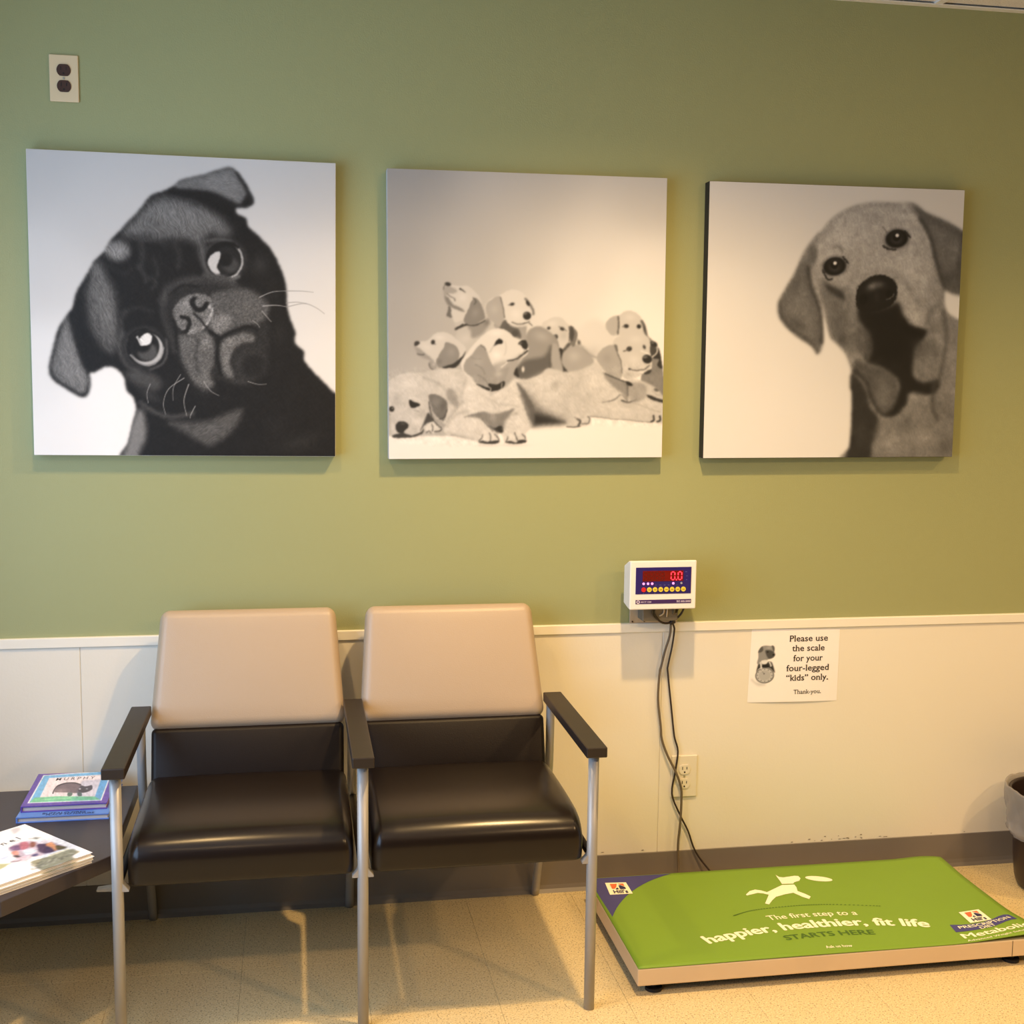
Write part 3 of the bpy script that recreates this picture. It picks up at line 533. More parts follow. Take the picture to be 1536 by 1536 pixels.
    s.blob(960, 740, 50, 40, 0, .70, .6); s.frame(*Q4); s.line([(480, 625), (540, 630), (620, 620)], 10, .20, 6); s.line([(590, 545), (620, 570), (600, 610)], 18, .22, 9); s.line([(700, 520), (718, 550), (700, 590), (640, 595)], 9, .3, 7); s.line([(560, 530), (610, 550)], 8, .5, 6); s.blob(540, 580, 50, 30, 0, .84, .6)
    s.line([(720, 515), (820, 525), (960, 545), (1100, 552), (1250, 570), (1340, 575)], 8, .50, 7); s.line([(850, 370), (950, 350), (1030, 300)], 10, .52, 9, .8); s.line([(920, 360), (980, 340), (1040, 290), (1110, 350)], 9, .42, 8, .8)
    s.poly([(860, 60), (960, 110), (1060, 150), (1130, 180), (1120, 260), (1110, 350), (1060, 280), (980, 220), (900, 140)], .52, 22, .9); s.line([(1050, 350), (1120, 370), (1200, 340)], 14, .22, 9); s.poly([(1130, 200), (1200, 160), (1300, 200), (1300, 320), (1220, 360), (1140, 350)], .60, 18, .8); s.line([(1110, 180), (1115, 300)], 14, .30, 12, .8)
    s.blob(1000, 440, 160, 40, 5, .85, .6); s.line([(1060, 375), (1200, 385), (1320, 430), (1450, 470)], 10, .66, 9, .8); s.blob(1350, 380, 80, 30, 15, .86, .6)
    for x0, y0 in ((1375, 555), (1440, 555)): s.line([(x0-20, y0+15), (x0+8, y0), (x0+5, y0-45)], 16, .16, 7)
    s.poly([(1310, 290), (1360, 300), (1430, 330), (1490, 345), (1490, 375), (1420, 360), (1340, 330)], .18, 10); s.ell(1410, 240, 26, 16, 20, .36, 10); s.line([(1370, 250), (1420, 290), (1480, 300)], 12, .72, 8); s.blob(1420, 120, 50, 60, 0, .58, .5)
    # ---- right dog's head
    s.frame(*Q2)
    s.poly([(985, 470), (1060, 440), (1150, 400), (1240, 400), (1320, 450), (1350, 520), (1345, 600), (1362, 680), (1362, 760), (1330, 810), (1270, 840), (1200, 880), (1120, 900), (1050, 860), (960, 760), (940, 600)], .80, 7)
    s.poly([(975, 540), (1000, 590), (1030, 680), (1052, 780), (1045, 890), (980, 880), (900, 835), (840, 770), (790, 680), (830, 600), (900, 550)], .66, 8); s.blob(900, 680, 60, 60, 30, .60, .7); s.blob(980, 800, 40, 50, 0, .74, .7); s.line([(990, 560), (1015, 640), (1045, 720), (1055, 830)], 10, .34, 7, .9); s.poly([(975, 535), (1005, 545), (1010, 600), (990, 590)], .4, 8)
    s.line([(880, 840), (960, 875), (1060, 915), (1120, 930)], 14, .26, 8); s.ell(1130, 945, 36, 18, 25, .12, 8)
    s.ell(1130, 580, 28, 24, -20, .13, 9); s.line([(1072, 602), (1110, 592), (1140, 560)], 12, .35, 8); s.ell(1287, 560, 14, 22, -20, .22, 8); s.blob(1200, 480, 80, 50, 0, .86, .7); s.blob(1180, 690, 70, 60, 0, .88, .6); s.line([(1255, 600), (1310, 625), (1345, 645)], 10, .95, 5)
    s.ell(1316, 685, 50, 46, 20, .13, 7); s.ell(1295, 665, 26, 14, -10, .48, 9, .8); s.line([(1130, 790), (1200, 805), (1290, 790), (1340, 750)], 9, .30, 7); s.line([(1150, 812), (1260, 825), (1330, 810), (1360, 770)], 8, .90, 5); s.poly([(1280, 835), (1350, 795), (1355, 820), (1320, 845)], .20, 7); s.ell(1132, 790, 12, 10, 0, .25, 6); s.blob(1120, 850, 50, 30, 0, .66, .6)
    # ---- lower left sleeping dog
    s.frame(*Q3)
    s.poly([(20, 260), (80, 190), (200, 145), (350, 140), (520, 110), (700, 90), (850, 140), (900, 250), (900, 420), (760, 520), (650, 600), (600, 700), (400, 740), (300, 790), (200, 812), (80, 810), (50, 600), (30, 400)], .79, 8)
    s.blob(250, 260, 140, 80, 0, .85, .7); s.blob(700, 250, 130, 90, 20, .83, .6); s.line([(400, 190), (560, 260), (660, 360), (730, 450)], 26, .66, 22, .7); s.poly([(650, 300), (730, 350), (760, 440), (740, 500), (690, 470), (640, 400)], .56, 22, .8); s.blob(120, 420, 50, 70, 0, .68, .6); s.blob(80, 620, 40, 60, 0, .66, .5); s.blob(320, 640, 70, 70, 20, .84, .7); s.blob(380, 560, 60, 40, -30, .68, .6)
    s.poly([(250, 420), (300, 445), (350, 460), (355, 480), (300, 505), (265, 500), (245, 450)], .13, 7); s.line([(250, 405), (310, 405), (370, 440)], 12, .88, 8, .8); s.line([(300, 530), (350, 545)], 10, .64, 9); s.ell(66, 518, 26, 28, 0, .10, 7); s.ell(72, 512, 8, 8, 0, .6, 4); s.line([(35, 560), (55, 580)], 6, .5, 5)
    s.poly([(445, 380), (500, 360), (560, 380), (630, 430), (642, 500), (625, 590), (600, 640), (560, 620), (500, 560), (465, 470)], .44, 8); s.blob(520, 440, 40, 40, 0, .52, .7); s.blob(600, 480, 30, 60, 10, .34, .7); s.poly([(455, 440), (480, 500), (510, 590), (570, 640), (620, 680), (580, 705), (520, 670), (480, 600), (460, 520)], .66, 6); s.line([(448, 440), (465, 530), (490, 620), (545, 690), (580, 710)], 9, .22, 6); s.line([(560, 620), (610, 600), (640, 520)], 8, .2, 6)
    s.poly([(440, 560), (480, 600), (500, 640), (440, 660), (400, 690), (360, 740), (400, 650)], .26, 12)
    s.poly([(105, 700), (125, 660), (175, 645), (225, 665), (238, 700), (205, 740), (175, 770), (125, 755)], .17, 7); s.blob(180, 670, 30, 14, 0, .36, .6); s.poly([(80, 790), (180, 765), (210, 775), (280, 790), (360, 760), (400, 720), (380, 770), (300, 806), (180, 818), (80, 812)], .22, 8)
    s.poly([(418, 740), (430, 690), (465, 655), (510, 665), (545, 710), (585, 740), (560, 755), (480, 765)], .84, 6); s.line([(478, 670), (490, 710), (485, 745)], 8, .3, 6); s.line([(425, 762), (455, 745), (470, 765)], 9, .25, 6); s.line([(510, 750), (560, 745), (580, 725)], 12, .22, 7)
    # ---- front dog: body, legs, paws
    s.poly([(880, 130), (960, 200), (1060, 330), (1100, 370), (1250, 280), (1340, 200), (1420, 280), (1440, 400), (1440, 500), (1490, 600), (1520, 690), (1450, 770), (1460, 840), (1400, 868), (1240, 865), (1215, 800), (1170, 760), (1170, 840), (1120, 870), (960, 860), (880, 830), (680, 790), (600, 745), (640, 660), (700, 570), (760, 500), (800, 420), (820, 250)], .84, 8)
    s.blob(860, 300, 80, 110, 20, .88, .6); s.blob(950, 420, 150, 70, 0, .87, .5); s.poly([(1360, 240), (1430, 300), (1500, 420), (1540, 520), (1540, 680), (1480, 600), (1440, 480), (1400, 360)], .36, 20, .9)
    s.poly([(860, 590), (930, 560), (1020, 540), (1080, 560), (1150, 560), (1230, 540), (1330, 510), (1300, 560), (1240, 640), (1215, 720), (1210, 760), (1160, 750), (1090, 710), (1040, 650), (960, 610)], .50, 18); s.blob(1110, 600, 40, 60, -20, .66, .7); s.poly([(1070, 690), (1130, 710), (1180, 690), (1215, 700), (1210, 755), (1150, 750)], .16, 10); s.line([(820, 600), (920, 570), (1030, 560)], 12, .50, 10, .8); s.line([(1000, 620), (1050, 680), (1110, 740)], 12, .36, 9, .8)
    s.blob(900, 680, 120, 60, 20, .87, .7); s.blob(1360, 650, 80, 60, 0, .86, .6); s.line([(1180, 480), (1280, 470), (1380, 490)], 16, .74, 12, .6); s.line([(1100, 420), (1160, 460), (1180, 540)], 14, .72, 12, .6); s.line([(680, 785), (750, 795), (805, 803)], 9, .45, 7)
    for P in ([(1005, 780), (1000, 810), (968, 845)], [(1075, 765), (1090, 800), (1082, 855)], [(1130, 775), (1165, 815), (1170, 840)], [(1335, 760), (1350, 800), (1372, 860)], [(1265, 800), (1262, 830), (1245, 850)], [(1410, 775), (1440, 800), (1445, 820)]): s.line(P, 9, .22, 6, .9)
    s.poly([(960, 860), (1010, 845), (1060, 855), (1120, 845), (1175, 845), (1150, 872), (1040, 876)], .20, 7); s.poly([(1240, 862), (1290, 845), (1350, 862), (1390, 835), (1460, 840), (1430, 866), (1330, 876)], .20, 7); s.blob(1030, 800, 30, 40, 0, .88, .7); s.blob(1300, 800, 40, 40, 0, .88, .6); s.blob(1120, 800, 25, 30, 0, .86, .7)
    for P, w, t in (([(640, 690), (690, 610), (770, 555), (850, 540)], 18, .68), ([(1218, 720), (1245, 640), (1290, 580), (1350, 560)], 18, .60), ([(1400, 380), (1450, 480), (1490, 600), (1515, 690)], 26, .52), ([(1040, 640), (1090, 700), (1160, 760)], 14, .50), ([(760, 420), (800, 330), (830, 220)], 26, .70), ([(700, 560), (740, 500), (800, 440)], 20, .66), ([(1000, 360), (1080, 420), (1130, 500)], 20, .76), ([(1300, 330), (1240, 400), (1190, 470)], 20, .76), ([(640, 760), (760, 800), (900, 830)], 12, .66)):
        s.line(P, w, t, 26, .75)
    s.blob(780, 790, 150, 14, 5, .80, .8); s.blob(1330, 890, 160, 14, 0, .84, .8); s.blob(1050, 895, 120, 12, 0, .82, .8)
    # front dog's head
    s.frame(*Q1)
    s.poly([(780, 960), (860, 820), (960, 700), (1050, 620), (1120, 588), (1200, 585), (1270, 615), (1330, 670), (1380, 695), (1450, 700), (1475, 760), (1478, 830), (1430, 880), (1340, 920), (1280, 935), (1250, 1000), (1200, 1100), (900, 1120)], .86, 7)
    s.frame(*A); s.poly([(590, 500), (640, 480), (690, 470), (740, 440), (715, 520), (700, 560), (660, 600), (600, 610), (560, 590), (520, 560)], .64, 14); s.blob(640, 500, 30, 40, 0, .74, .6)
    s.frame(*Q1)
    s.poly([(985, 755), (1030, 780), (1060, 850), (1090, 930), (1130, 1000), (1150, 1060), (1100, 1110), (1000, 1120), (880, 1080), (810, 1010), (830, 920), (900, 850), (940, 790)], .60, 8); s.blob(960, 930, 60, 70, 30, .66, .8); s.line([(930, 960), (1000, 1000), (1030, 1060)], 12, .50, 10, .8); s.line([(880, 880), (930, 900), (990, 900)], 8, .52, 8, .7); s.line([(985, 758), (1025, 782), (1035, 810)], 10, .42, 7)
    s.line([(1080, 830), (1110, 780), (1150, 740)], 10, .66, 10, .7); s.blob(1150, 860, 60, 50, 20, .94, .8); s.blob(1150, 630, 80, 30, 0, .94, .6)
    s.poly([(1130, 750), (1150, 710), (1185, 690), (1215, 715), (1205, 740), (1170, 745)], .10, 8); s.line([(1120, 760), (1150, 748)], 8, .3, 7); s.line([(1240, 720), (1250, 800), (1230, 860)], 10, .72, 10, .6)
    s.poly([(1375, 740), (1400, 710), (1440, 700), (1462, 715), (1475, 770), (1455, 800), (1425, 790), (1400, 755)], .14, 7); s.blob(1400, 735, 20, 14, 0, .5, .7); s.line([(1265, 918), (1330, 908), (1400, 870), (1470, 815)], 14, .18, 7, .95, 20); s.line([(1420, 850), (1440, 800)], 12, .5, 9, .7); s.blob(1340, 870, 50, 30, -20, .84, .6)
    s.line([(1200, 985), (1235, 960), (1258, 930)], 9, .95, 6, .8); s.poly([(1330, 1040), (1360, 990), (1370, 1040), (1380, 1090), (1340, 1070)], .16, 8)
    s.frame(*Q3)
    s.poly([(880, 130), (960, 170), (1050, 180), (1130, 150), (1200, 100), (1280, 80), (1240, 200), (1180, 260), (1080, 280), (960, 260), (900, 200)], .60, 14); s.blob(1170, 150, 50, 40, -20, .76, .7); s.line([(960, 160), (1020, 200), (1060, 250)], 12, .48, 9, .7)
    s.poly([(940, 255), (1000, 270), (1060, 290), (1065, 250), (1110, 255), (1160, 255), (1230, 225), (1225, 280), (1160, 320), (1090, 330), (1010, 300)], .15, 8); s.line([(1205, 245), (1200, 300)], 10, .7, 6); s.line([(1060, 280), (1090, 300), (1085, 325)], 10, .75, 6)
    # fur
    s.blur(.95); s.jit = 0; s.frame(*A)
    low = s.mask([(60, 540), (400, 520), (700, 560), (1500, 480), (1500, 780), (800, 790), (700, 890), (60, 860)], 10); up = s.mask([(180, 60), (820, 60), (1500, 200), (1500, 560), (80, 560)], 10)
    s.fur(60, .035, 6, 1.2, low, 3); s.lumps(.06, 8, 5, low)
    s.G[:] = .02+.86*s.G
    return s.G
# ------------------------------------------------------------------ the room
BX0, BX1, YW = XL, XR, 0.
wb = struct(obj('wall_back', box(XL-.1, XR+.1, 0, .12, -.02, ZC+.1), M_GREEN), 'sage green painted back wall')
for a, b in ((XL, -.5652), (-.5642, 1.0381), (1.0391, 2.2586), (2.2596, XR)):
    obj('panel', box(a, b, -.004, .001, .09, .762, .0012, 1), M_WAIN, wb)
obj('panel_joint', box(XL, XR, -.0018, .001, .09, .76), mat('joint_batten', (.80, .77, .70), .7), wb)  # thin recessed batten showing in the panel gaps
struct(obj('trim_1', prism([(0, .7585), (-.0085, .7585), (-.0095, .760), (-.0095, .7835), (-.0085, .7850), (0, .7855)], XL, XR, axis='x'), M_TRIM), 'cream rail capping the wall panels')
bb = struct(obj('baseboard_back', prism([(0, .1005), (-.0035, .1005), (-.0055, .098), (-.006, .02), (-.009, .009), (-.016, .002), (-.018, 0), (0, 0)], XL, XR, axis='x'), M_BASE), 'grey vinyl cove baseboard along the back wall')
M_SCUFF = mat('black_scuff', (.42, .35, .27), .8)
rn = random.Random(5); sb = bmesh.new()
for k in range(22):
    x = rn.gauss(1.62, .09) if k < 15 else rn.uniform(.75, 2.1); z = .104+abs(rn.gauss(0, .005)); w = rn.uniform(.0015, .005); h = rn.uniform(.0004, .0011)
    prism([(x-w, z), (x, z-h), (x+w, z+h*.3), (x+w*.3, z+h)], -.0052, -.0042, axis='y', bm=sb)
sc = obj('scuff_marks', sb, M_SCUFF, wb); sc['kind'] = 'stuff'
fl = struct(obj('floor', box(XL-.1, XR+.1, YF-.1, .12, -.12, -.0016), M_GROUT), 'speckled beige tiled floor')
T = .3048; tm = bpy.data.meshes.new('tile'); tb = box(.00025, T-.00025, .00025, T-.00025, -.003, 0, .0004, 1); tb.to_mesh(tm); tb.free(); tm.materials.append(M_FLOOR)
tiles = []
for i in range(-6, 10):
    for j in range(0, 18):
        x = .468+i*T; y = -.036-(j+1)*T
        if x > XR or x+T < XL: continue
        tiles.append((abs(x+.15-.5)+abs(y), x, y))
tiles.sort()
for k, (d, x, y) in enumerate(tiles[:280]):
    o = bpy.data.objects.new('tile', tm); COL.objects.link(o); o.parent = fl; o.location = (x, y, rn.uniform(-.00015, 0))
obj('tile_edge_row', box(XL, XR, -.0356, 0, -.003, 0), M_FLOOR, fl)
cl = struct(obj('ceiling', box(XL-.1, XR+.1, YF-.1, .12, ZC+.035, ZC+.1), M_SHELL), 'suspended ceiling of white panels')
cm = {}
g0 = 1.79-.61*5
for i in range(0, 8):
    for j in range(0, 9):
        x0 = max(g0+i*.61, XL); x1 = min(g0+(i+1)*.61, XR); y0 = max(-.012-(j+1)*.61, YF)
        if x1 <= x0: continue
        obj('panel', box(x0+.010, x1-.010, y0+.010, -.012-j*.61-.010, ZC+.006, ZC+.026), M_CEIL, cl)
for i in range(0, 9):
    x = g0+i*.61
    if XL < x < XR: obj('runner', box(x-.012, x+.012, YF, 0, ZC, ZC+.03), M_GRID, cl)
for j in range(1, 9): obj('runner', box(XL, XR, -.012-j*.61-.012, -.012-j*.61+.012, ZC+.0005, ZC+.03), M_GRID, cl)
struct(obj('trim_2', prism([(0, ZC-.002), (-.024, ZC-.002), (-.024, ZC+.001), (-.003, ZC+.001), (-.003, ZC+.03), (0, ZC+.03)], XL, XR, axis='x'), M_GRID), 'thin white wall angle under the ceiling')
# left wall with its window opening, right wall, wall behind the viewer
WY0, WY1, WZ0, WZ1 = -2.95, -.55, .60, 2.10
lw = box(XL-.12, XL, YF, 0, -.02, WZ0); box(XL-.12, XL, YF, 0, WZ1, ZC+.1, bm=lw); box(XL-.12, XL, YF, WY0, WZ0, WZ1, bm=lw); box(XL-.12, XL, WY1, 0, WZ0, WZ1, bm=lw)
struct(obj('wall_left', lw, M_SHELL), 'unseen left wall, darkened olive, with a wide window')
wf = bmesh.new()
for a in ((WY0, WY1, WZ0, WZ0+.04), (WY0, WY1, WZ1-.04, WZ1), (WY0, WY0+.04, WZ0, WZ1), (WY1-.04, WY1, WZ0, WZ1), (-1.77, -1.73, WZ0, WZ1)): box(XL-.11, XL-.06, *a, bm=wf)
wn = struct(obj('window_1', wf, M_GRID), 'white framed window in the left wall')
struct(obj('wall_right', box(XR, XR+.12, YF, 0, -.02, ZC+.1), M_SHELL), 'unseen right wall, darkened olive')
struct(obj('wall_front', box(XL-.1, XR+.1, YF-.12, YF, -.02, ZC+.1), M_SHELL), 'unseen wall behind the viewer, darkened olive')

# ------------------------------------------------------------------ canvas prints
S = .7638; TH = .038; NC = 400
def canvas(name, label, cx, cz, ang, art, side):
    t = thing(name, label, 'picture', (cx, 0, cz), 'square canvas prints hung in a row', (0, -ang, 0))
    obj('canvas_wrap', box(-S/2, S/2, -TH, -.002, -S/2, S/2, .0015, 2), mat(*side), t, local=True)
    h = S/2-.0008
    print_grid('printed_picture', art, lambda u, v: ((u*2-1)*h, u*0-TH-.0006, (1-v*2)*h), mat_print('canvas_print'), t, True)
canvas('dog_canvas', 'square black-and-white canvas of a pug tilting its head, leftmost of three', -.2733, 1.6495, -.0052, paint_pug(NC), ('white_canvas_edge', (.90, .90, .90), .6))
canvas('puppies_canvas', 'square black-and-white canvas of a heap of puppies, in the middle', .6277, 1.6426, .0063, paint_puppies(NC), ('grey_canvas_edge', (.72, .72, .72), .6))
canvas('dog_canvas', 'square black-and-white canvas of a labrador, black side edge, rightmost of three', 1.5118, 1.6442, .0052, paint_lab(NC), ('black_canvas_edge', (.10, .09, .09), .6))

# ------------------------------------------------------------------ wall sockets
M_IV = mat('ivory_plastic', (.88, .85, .78), .35); M_BROWN = mat('brown_socket_plastic', (.24, .13, .085), .35); M_SLOT = mat('socket_slot', (.07, .06, .05), .7); M_SCREW = mat('steel_screw', (.7, .68, .62), .35, .9)
def capsule(cx, cz, w, h, y0, y1, bm=None):
    pts = []; n = 20; r = w/2
    for k in range(n):
        a = 2*math.pi*k/n; pts.append((cx+r*math.cos(a), cz+max(-h/2, min(h/2, r*math.sin(a)))))
    return prism(pts, y0, y1, axis='y', bm=bm)
M_IV2 = mat('aged_ivory_plastic', (.86, .78, .63), .35)
def outlet(label, x, z, w, h, msock, slots, yb):
    t = thing('wall_socket', label, 'wall socket', (x, yb, z))
    obj('cover_plate', box(x-w/2, x+w/2, yb-.006, yb, z-h/2, z+h/2, .0025, 3), M_IV2 if z > 1 else M_IV, t)
    for s in (1, -1):
        cz = z+s*.0195*h/.1145
        so = obj('socket', capsule(x, cz, .034, .0285, yb-.0085, yb-.004), msock, t)
        b = bmesh.new()
        for dx, hh in ((-.0065, .0045), (.0065, .0038)): box(x+dx-.0011, x+dx+.0011, yb-.0089, yb-.0082, cz+.004-hh, cz+.004+hh, bm=b)
        disc(x, yb-.0089, cz-.008, .0026, .0007, 'y', 10, bm=b)
        obj('socket_holes', b, slots, so)
    obj('screw', disc(x, yb-.0075, z, .003, .002, 'y', 12), M_SCREW, t)
outlet('ivory wall socket with dark brown receptacles, high on the green wall', -.5633, 2.2147, .0705, .1145, M_BROWN, M_SLOT, 0)
outlet('white wall socket low on the cream panel, half behind two hanging cables', 1.1135, .3265, .078, .125, M_IV, M_SLOT, -.004)

# ------------------------------------------------------------------ paper sign
PQ = [(1.3087, .759), (1.5836, .7519), (1.5827, .5354), (1.3021, .5396)]
def quad(u, v, Q=PQ):
    a = [(1-u)*(1-v), u*(1-v), u*v, (1-u)*v]
    return sum(w*q[0] for w, q in zip(a, Q)), sum(w*q[1] for w, q in zip(a, Q))
def sign_art():
    s = Art(150, [(1127, 943), (1259, 943), (1254, 1050), (1120, 1053)], 120); s.frame(1100, 930, 1536/170); s.G[:] = (.95, .93, .92)
    s.poly([(250, 800), (300, 840), (420, 860), (330, 870)], .70, 40, .8)
    s.poly([(330, 600), (345, 560), (380, 560), (500, 555), (535, 610), (555, 690), (540, 690), (480, 640), (360, 640), (310, 690)], .22, 14)
    s.ell(420, 740, 128, 105, -10, .42, 8); s.ell(420, 738, 112, 92, -10, .74, 8); s.ell(420, 738, 80, 66, -10, .68, 10); s.ell(412, 716, 10, 10, 0, .4, 6); s.line([(412, 716), (390, 690)], 6, .45, 5)
    for k in range(12): s.ell(420+98*math.cos(k*.5236), 738+80*math.sin(k*.5236), 6, 6, 0, .4, 5)
    s.poly([(335, 430), (350, 390), (380, 355), (430, 340), (500, 345), (540, 345), (552, 380), (545, 440), (560, 460), (540, 495), (490, 515), (460, 530), (440, 560), (380, 575), (340, 590), (318, 570), (335, 500)], .55, 12)
    s.poly([(335, 430), (355, 385), (390, 355), (400, 400), (370, 430)], .34, 12); s.poly([(520, 340), (552, 360), (550, 420), (525, 380)], .36, 10)
    s.poly([(430, 410), (480, 400), (540, 420), (560, 462), (530, 500), (480, 515), (450, 480)], .30, 14); s.ell(462, 425, 12, 10, 0, .15, 6); s.ell(540, 462, 14, 10, 0, .12, 6); s.blob(480, 370, 40, 20, 0, .68, .7)
    s.poly([(375, 545), (440, 530), (470, 545), (440, 585), (385, 585)], .86, 12); s.line([(365, 570), (372, 600), (375, 640)], 26, .80, 10); s.line([(485, 560), (500, 590), (505, 610)], 22, .78, 10)
    s.poly([(395, 600), (470, 600), (470, 628), (395, 632)], .14, 10)
    return s.G
sign = tag(print_grid('paper_sign', sign_art(), lambda u, v: (quad(u, v)[0], -.0046-.0035*(1-(u*2-1)**2)*(.3+.7*v)**2, quad(u, v)[1]), mat_print('printed_paper', .7, .2)), 'white paper notice asking to use the scale for pets, puppy picture left', 'sign')
M_INK = mat('brown_black_ink', (.20, .16, .15), .6)
SER = {'P': 'b', 'l': 'tb', 'h': 'tb', 'k': 'tb', 'i': 'tb', 'd': 'tb', 'f': 'b', 'r': 'tb', 'n': 'tb', 'u': 'tb', 'T': 'b', 'y': 't'}
def serif(sx, x0, x1, zb, body, w=.012):
    """one line of print set between x0 and x1, slab serifs added under and over the stems"""
    e0 = text_bm(body, 1, 0, 1.02, align='LEFT'); E = []
    for e in e0.edges:
        p, q = e.verts[0].co, e.verts[1].co
        if abs(p.y-q.y) < .004 and .05 < abs(p.x-q.x) < .15 and (abs(p.y) < .03 or abs(p.y-.53) < .06 or abs(p.y-.73) < .06 or abs(p.y-.70) < .04): E.append(((p.x+q.x)/2, p.y, 1 if abs(p.y) < .03 else -1))
    e0.free(); b = bold_bm(body, w, space=1.02, align='LEFT'); xs = [v.co.x for v in b.verts]; a, c = min(xs), max(xs); k = (x1-x0)/(c-a)
    for ex, ey, s in E:
        h = .05; vs = [b.verts.new((ex+dx, ey+dy*s, 0)) for dx, dy in (((-.10, -.012), (.10, -.012), (.10, h-.012), (-.10, h-.012)) if s > 0 else ((-.11, 0), (.045, 0), (.045, h), (-.11, h)))]
        b.faces.new(vs)
    for v in b.verts:
        X = x0+(v.co.x-a)*k; Zz = zb+v.co.y*sx; v.co = Vector((X, -.0051-v.co.z*.02-.0035*(1-((X-1.302)/.28*2-1)**2)*(.3+.7*(.757-Zz)/.215)**2, Zz))
    return b
for body, x0, x1, z, sz in (('Please use', 1.4270, 1.5463, .7185, .0262), ('the scale', 1.4351, 1.5371, .6895, .0262), ('for your', 1.4398, 1.5325, .6595, .0262), ('four-legged', 1.4190, 1.5525, .6300, .0262), ('“kids” only.', 1.4195, 1.5514, .6010, .0262), ('Thank-you.', 1.4437, 1.5300, .5608, .0185)):
    obj('lettering', serif(sz, x0, x1, z, body, .016 if sz > .02 else .008), M_INK, sign, local=True)
# ------------------------------------------------------------------ weighing display on the wall
t = thing('scale_display', 'small white scale display box with red 0.0 digits, mounted on the wall', 'display', (1.0, 0, .80))
M_PL = mat('white_plastic', (.93, .91, .89), .35); M_GAL = mat('galvanised_plate', (.74, .69, .62), .45, .5, var=.1, vscale=30); M_BLUE = mat('blue_panel', (.16, .12, .42), .3)
obj('mounting_plate', box(.938, 1.080, -.0065, -.004, .785, .90, .0008, 1), M_GAL, t)
for x in (.9465, .9815): obj('screw', disc(x, -.0085, .7905, .0022, .003, 'y', 10), mat('dark_screw', (.2, .17, .15), .5, .6), t)
obj('bracket', box(.962, 1.066, -.055, -.005, .80, .93, .003, 2), mat('dull_bracket', (.50, .47, .42), .5, .5, var=.25, vscale=50), t)
b = tube([(.978, -.03, .805), (.978, -.03, .83)], .0115, 16); obj('knob', b, mat('grey_blue_knob', (.52, .52, .62), .5), t, True)
b = tube([(1.01, -.057, .815), (1.022, -.058, .822), (1.024, -.058, .835)], .0022, 8, sub=3); tube([(1.032, -.058, .812), (1.034, -.058, .840)], .002, 8, bm=b); obj('latch_wire', b, M_STEEL, t, True)
HX0, HX1, HZ0, HZ1, HY = .9045, 1.0955, .8465, .9835, -.120
b = bmesh.new(); ring = [[b.verts.new((x, y, z)) for x, z in ((HX0+ix, HZ0+ib), (HX1-ix, HZ0+ib), (HX1-ix, HZ1-it), (HX0+ix, HZ1-it))] for y, ix, it, ib in ((HY, 0, 0, 0), (-.098, .001, .003, .001), (-.05, .002, .022, .008))]
for r0, r1 in zip(ring, ring[1:]):
    for k in range(4): b.faces.new((r0[k], r0[(k+1) % 4], r1[(k+1) % 4], r1[k]))
b.faces.new(ring[0][::-1]); b.faces.new(ring[-1]); bmesh.ops.recalc_face_normals(b, faces=b.faces)
bmesh.ops.bevel(b, geom=[e for e in b.edges if e.calc_face_angle(0) > .3], offset=.0035, segments=3, profile=.5, affect='EDGES')
obj('housing', b, M_PL, t)
def hx(u): return .9024+(u-215)/(1308-215)*.1905       # along the front, in the close-up's own units
def hz(v): return .983-(v-125)/(925-125)*.1372
obj('front_panel', box(.9205, 1.0800, HY-.0012, HY, .8905, .9650, .0004, 1), M_BLUE, t)
obj('display_window', box(.940, 1.0565, HY-.0020, HY-.0008, .9262, .9555), mat('dark_red_window', (.42, .07, .05), .2, emit=(.5, .05, .03, .10)), t)
M_LED = mat('lit_red_led', (1, .2, .25), .4, emit=(1, .16, .24, 3.2)); M_OFF = mat('unlit_led', (.35, .06, .05), .4); M_WLED = mat('lit_pink_led', (1, .6, .8), .4, emit=(1, .45, .75, 2.0))
def seg7(cx, cz, w, h, on, bm):
    tk = .0026; y0, y1 = HY-.0026, HY-.0019
    def H(z): prism([(cx-w/2+tk*.6, z), (cx-w/2+tk, z+tk/2), (cx+w/2-tk, z+tk/2), (cx+w/2-tk*.6, z), (cx+w/2-tk, z-tk/2), (cx-w/2+tk, z-tk/2)], y0, y1, axis='y', bm=bm)
    def Vv(x, z): prism([(x, z-h/4+tk*.4), (x-tk/2, z-h/4+tk), (x-tk/2, z+h/4-tk), (x, z+h/4-tk*.4), (x+tk/2, z+h/4-tk), (x+tk/2, z-h/4+tk)], y0, y1, axis='y', bm=bm)
    for k, fn in (('a', lambda: H(cz+h/2)), ('g', lambda: H(cz)), ('d', lambda: H(cz-h/2)), ('f', lambda: Vv(cx-w/2, cz+h/4)), ('e', lambda: Vv(cx-w/2, cz-h/4)), ('b', lambda: Vv(cx+w/2, cz+h/4)), ('c', lambda: Vv(cx+w/2, cz-h/4))):
        if k in on: fn()
for k, x in enumerate((.9495, .9652, .9809, .9966)):
    b = bmesh.new(); seg7(x, .9410, .0105, .0215, 'abcdefg', b); obj('digit', b, M_OFF, t)
for x in (1.0265, 1.0465):
    b = bmesh.new(); seg7(x, .9408, .0105, .0215, 'abcdef', b); obj('digit', b, M_LED, t)['label'] = 'lit red digit 0'
obj('decimal_point', disc(1.0365, HY-.0026, .9298, .0019, .0008, 'y', 12), M_LED, t)
for u in (448, 520, 588, 936): obj('indicator_light', disc(hx(u), HY-.0024, hz(494), .0033, .0014, 'y', 14), M_WLED, t)
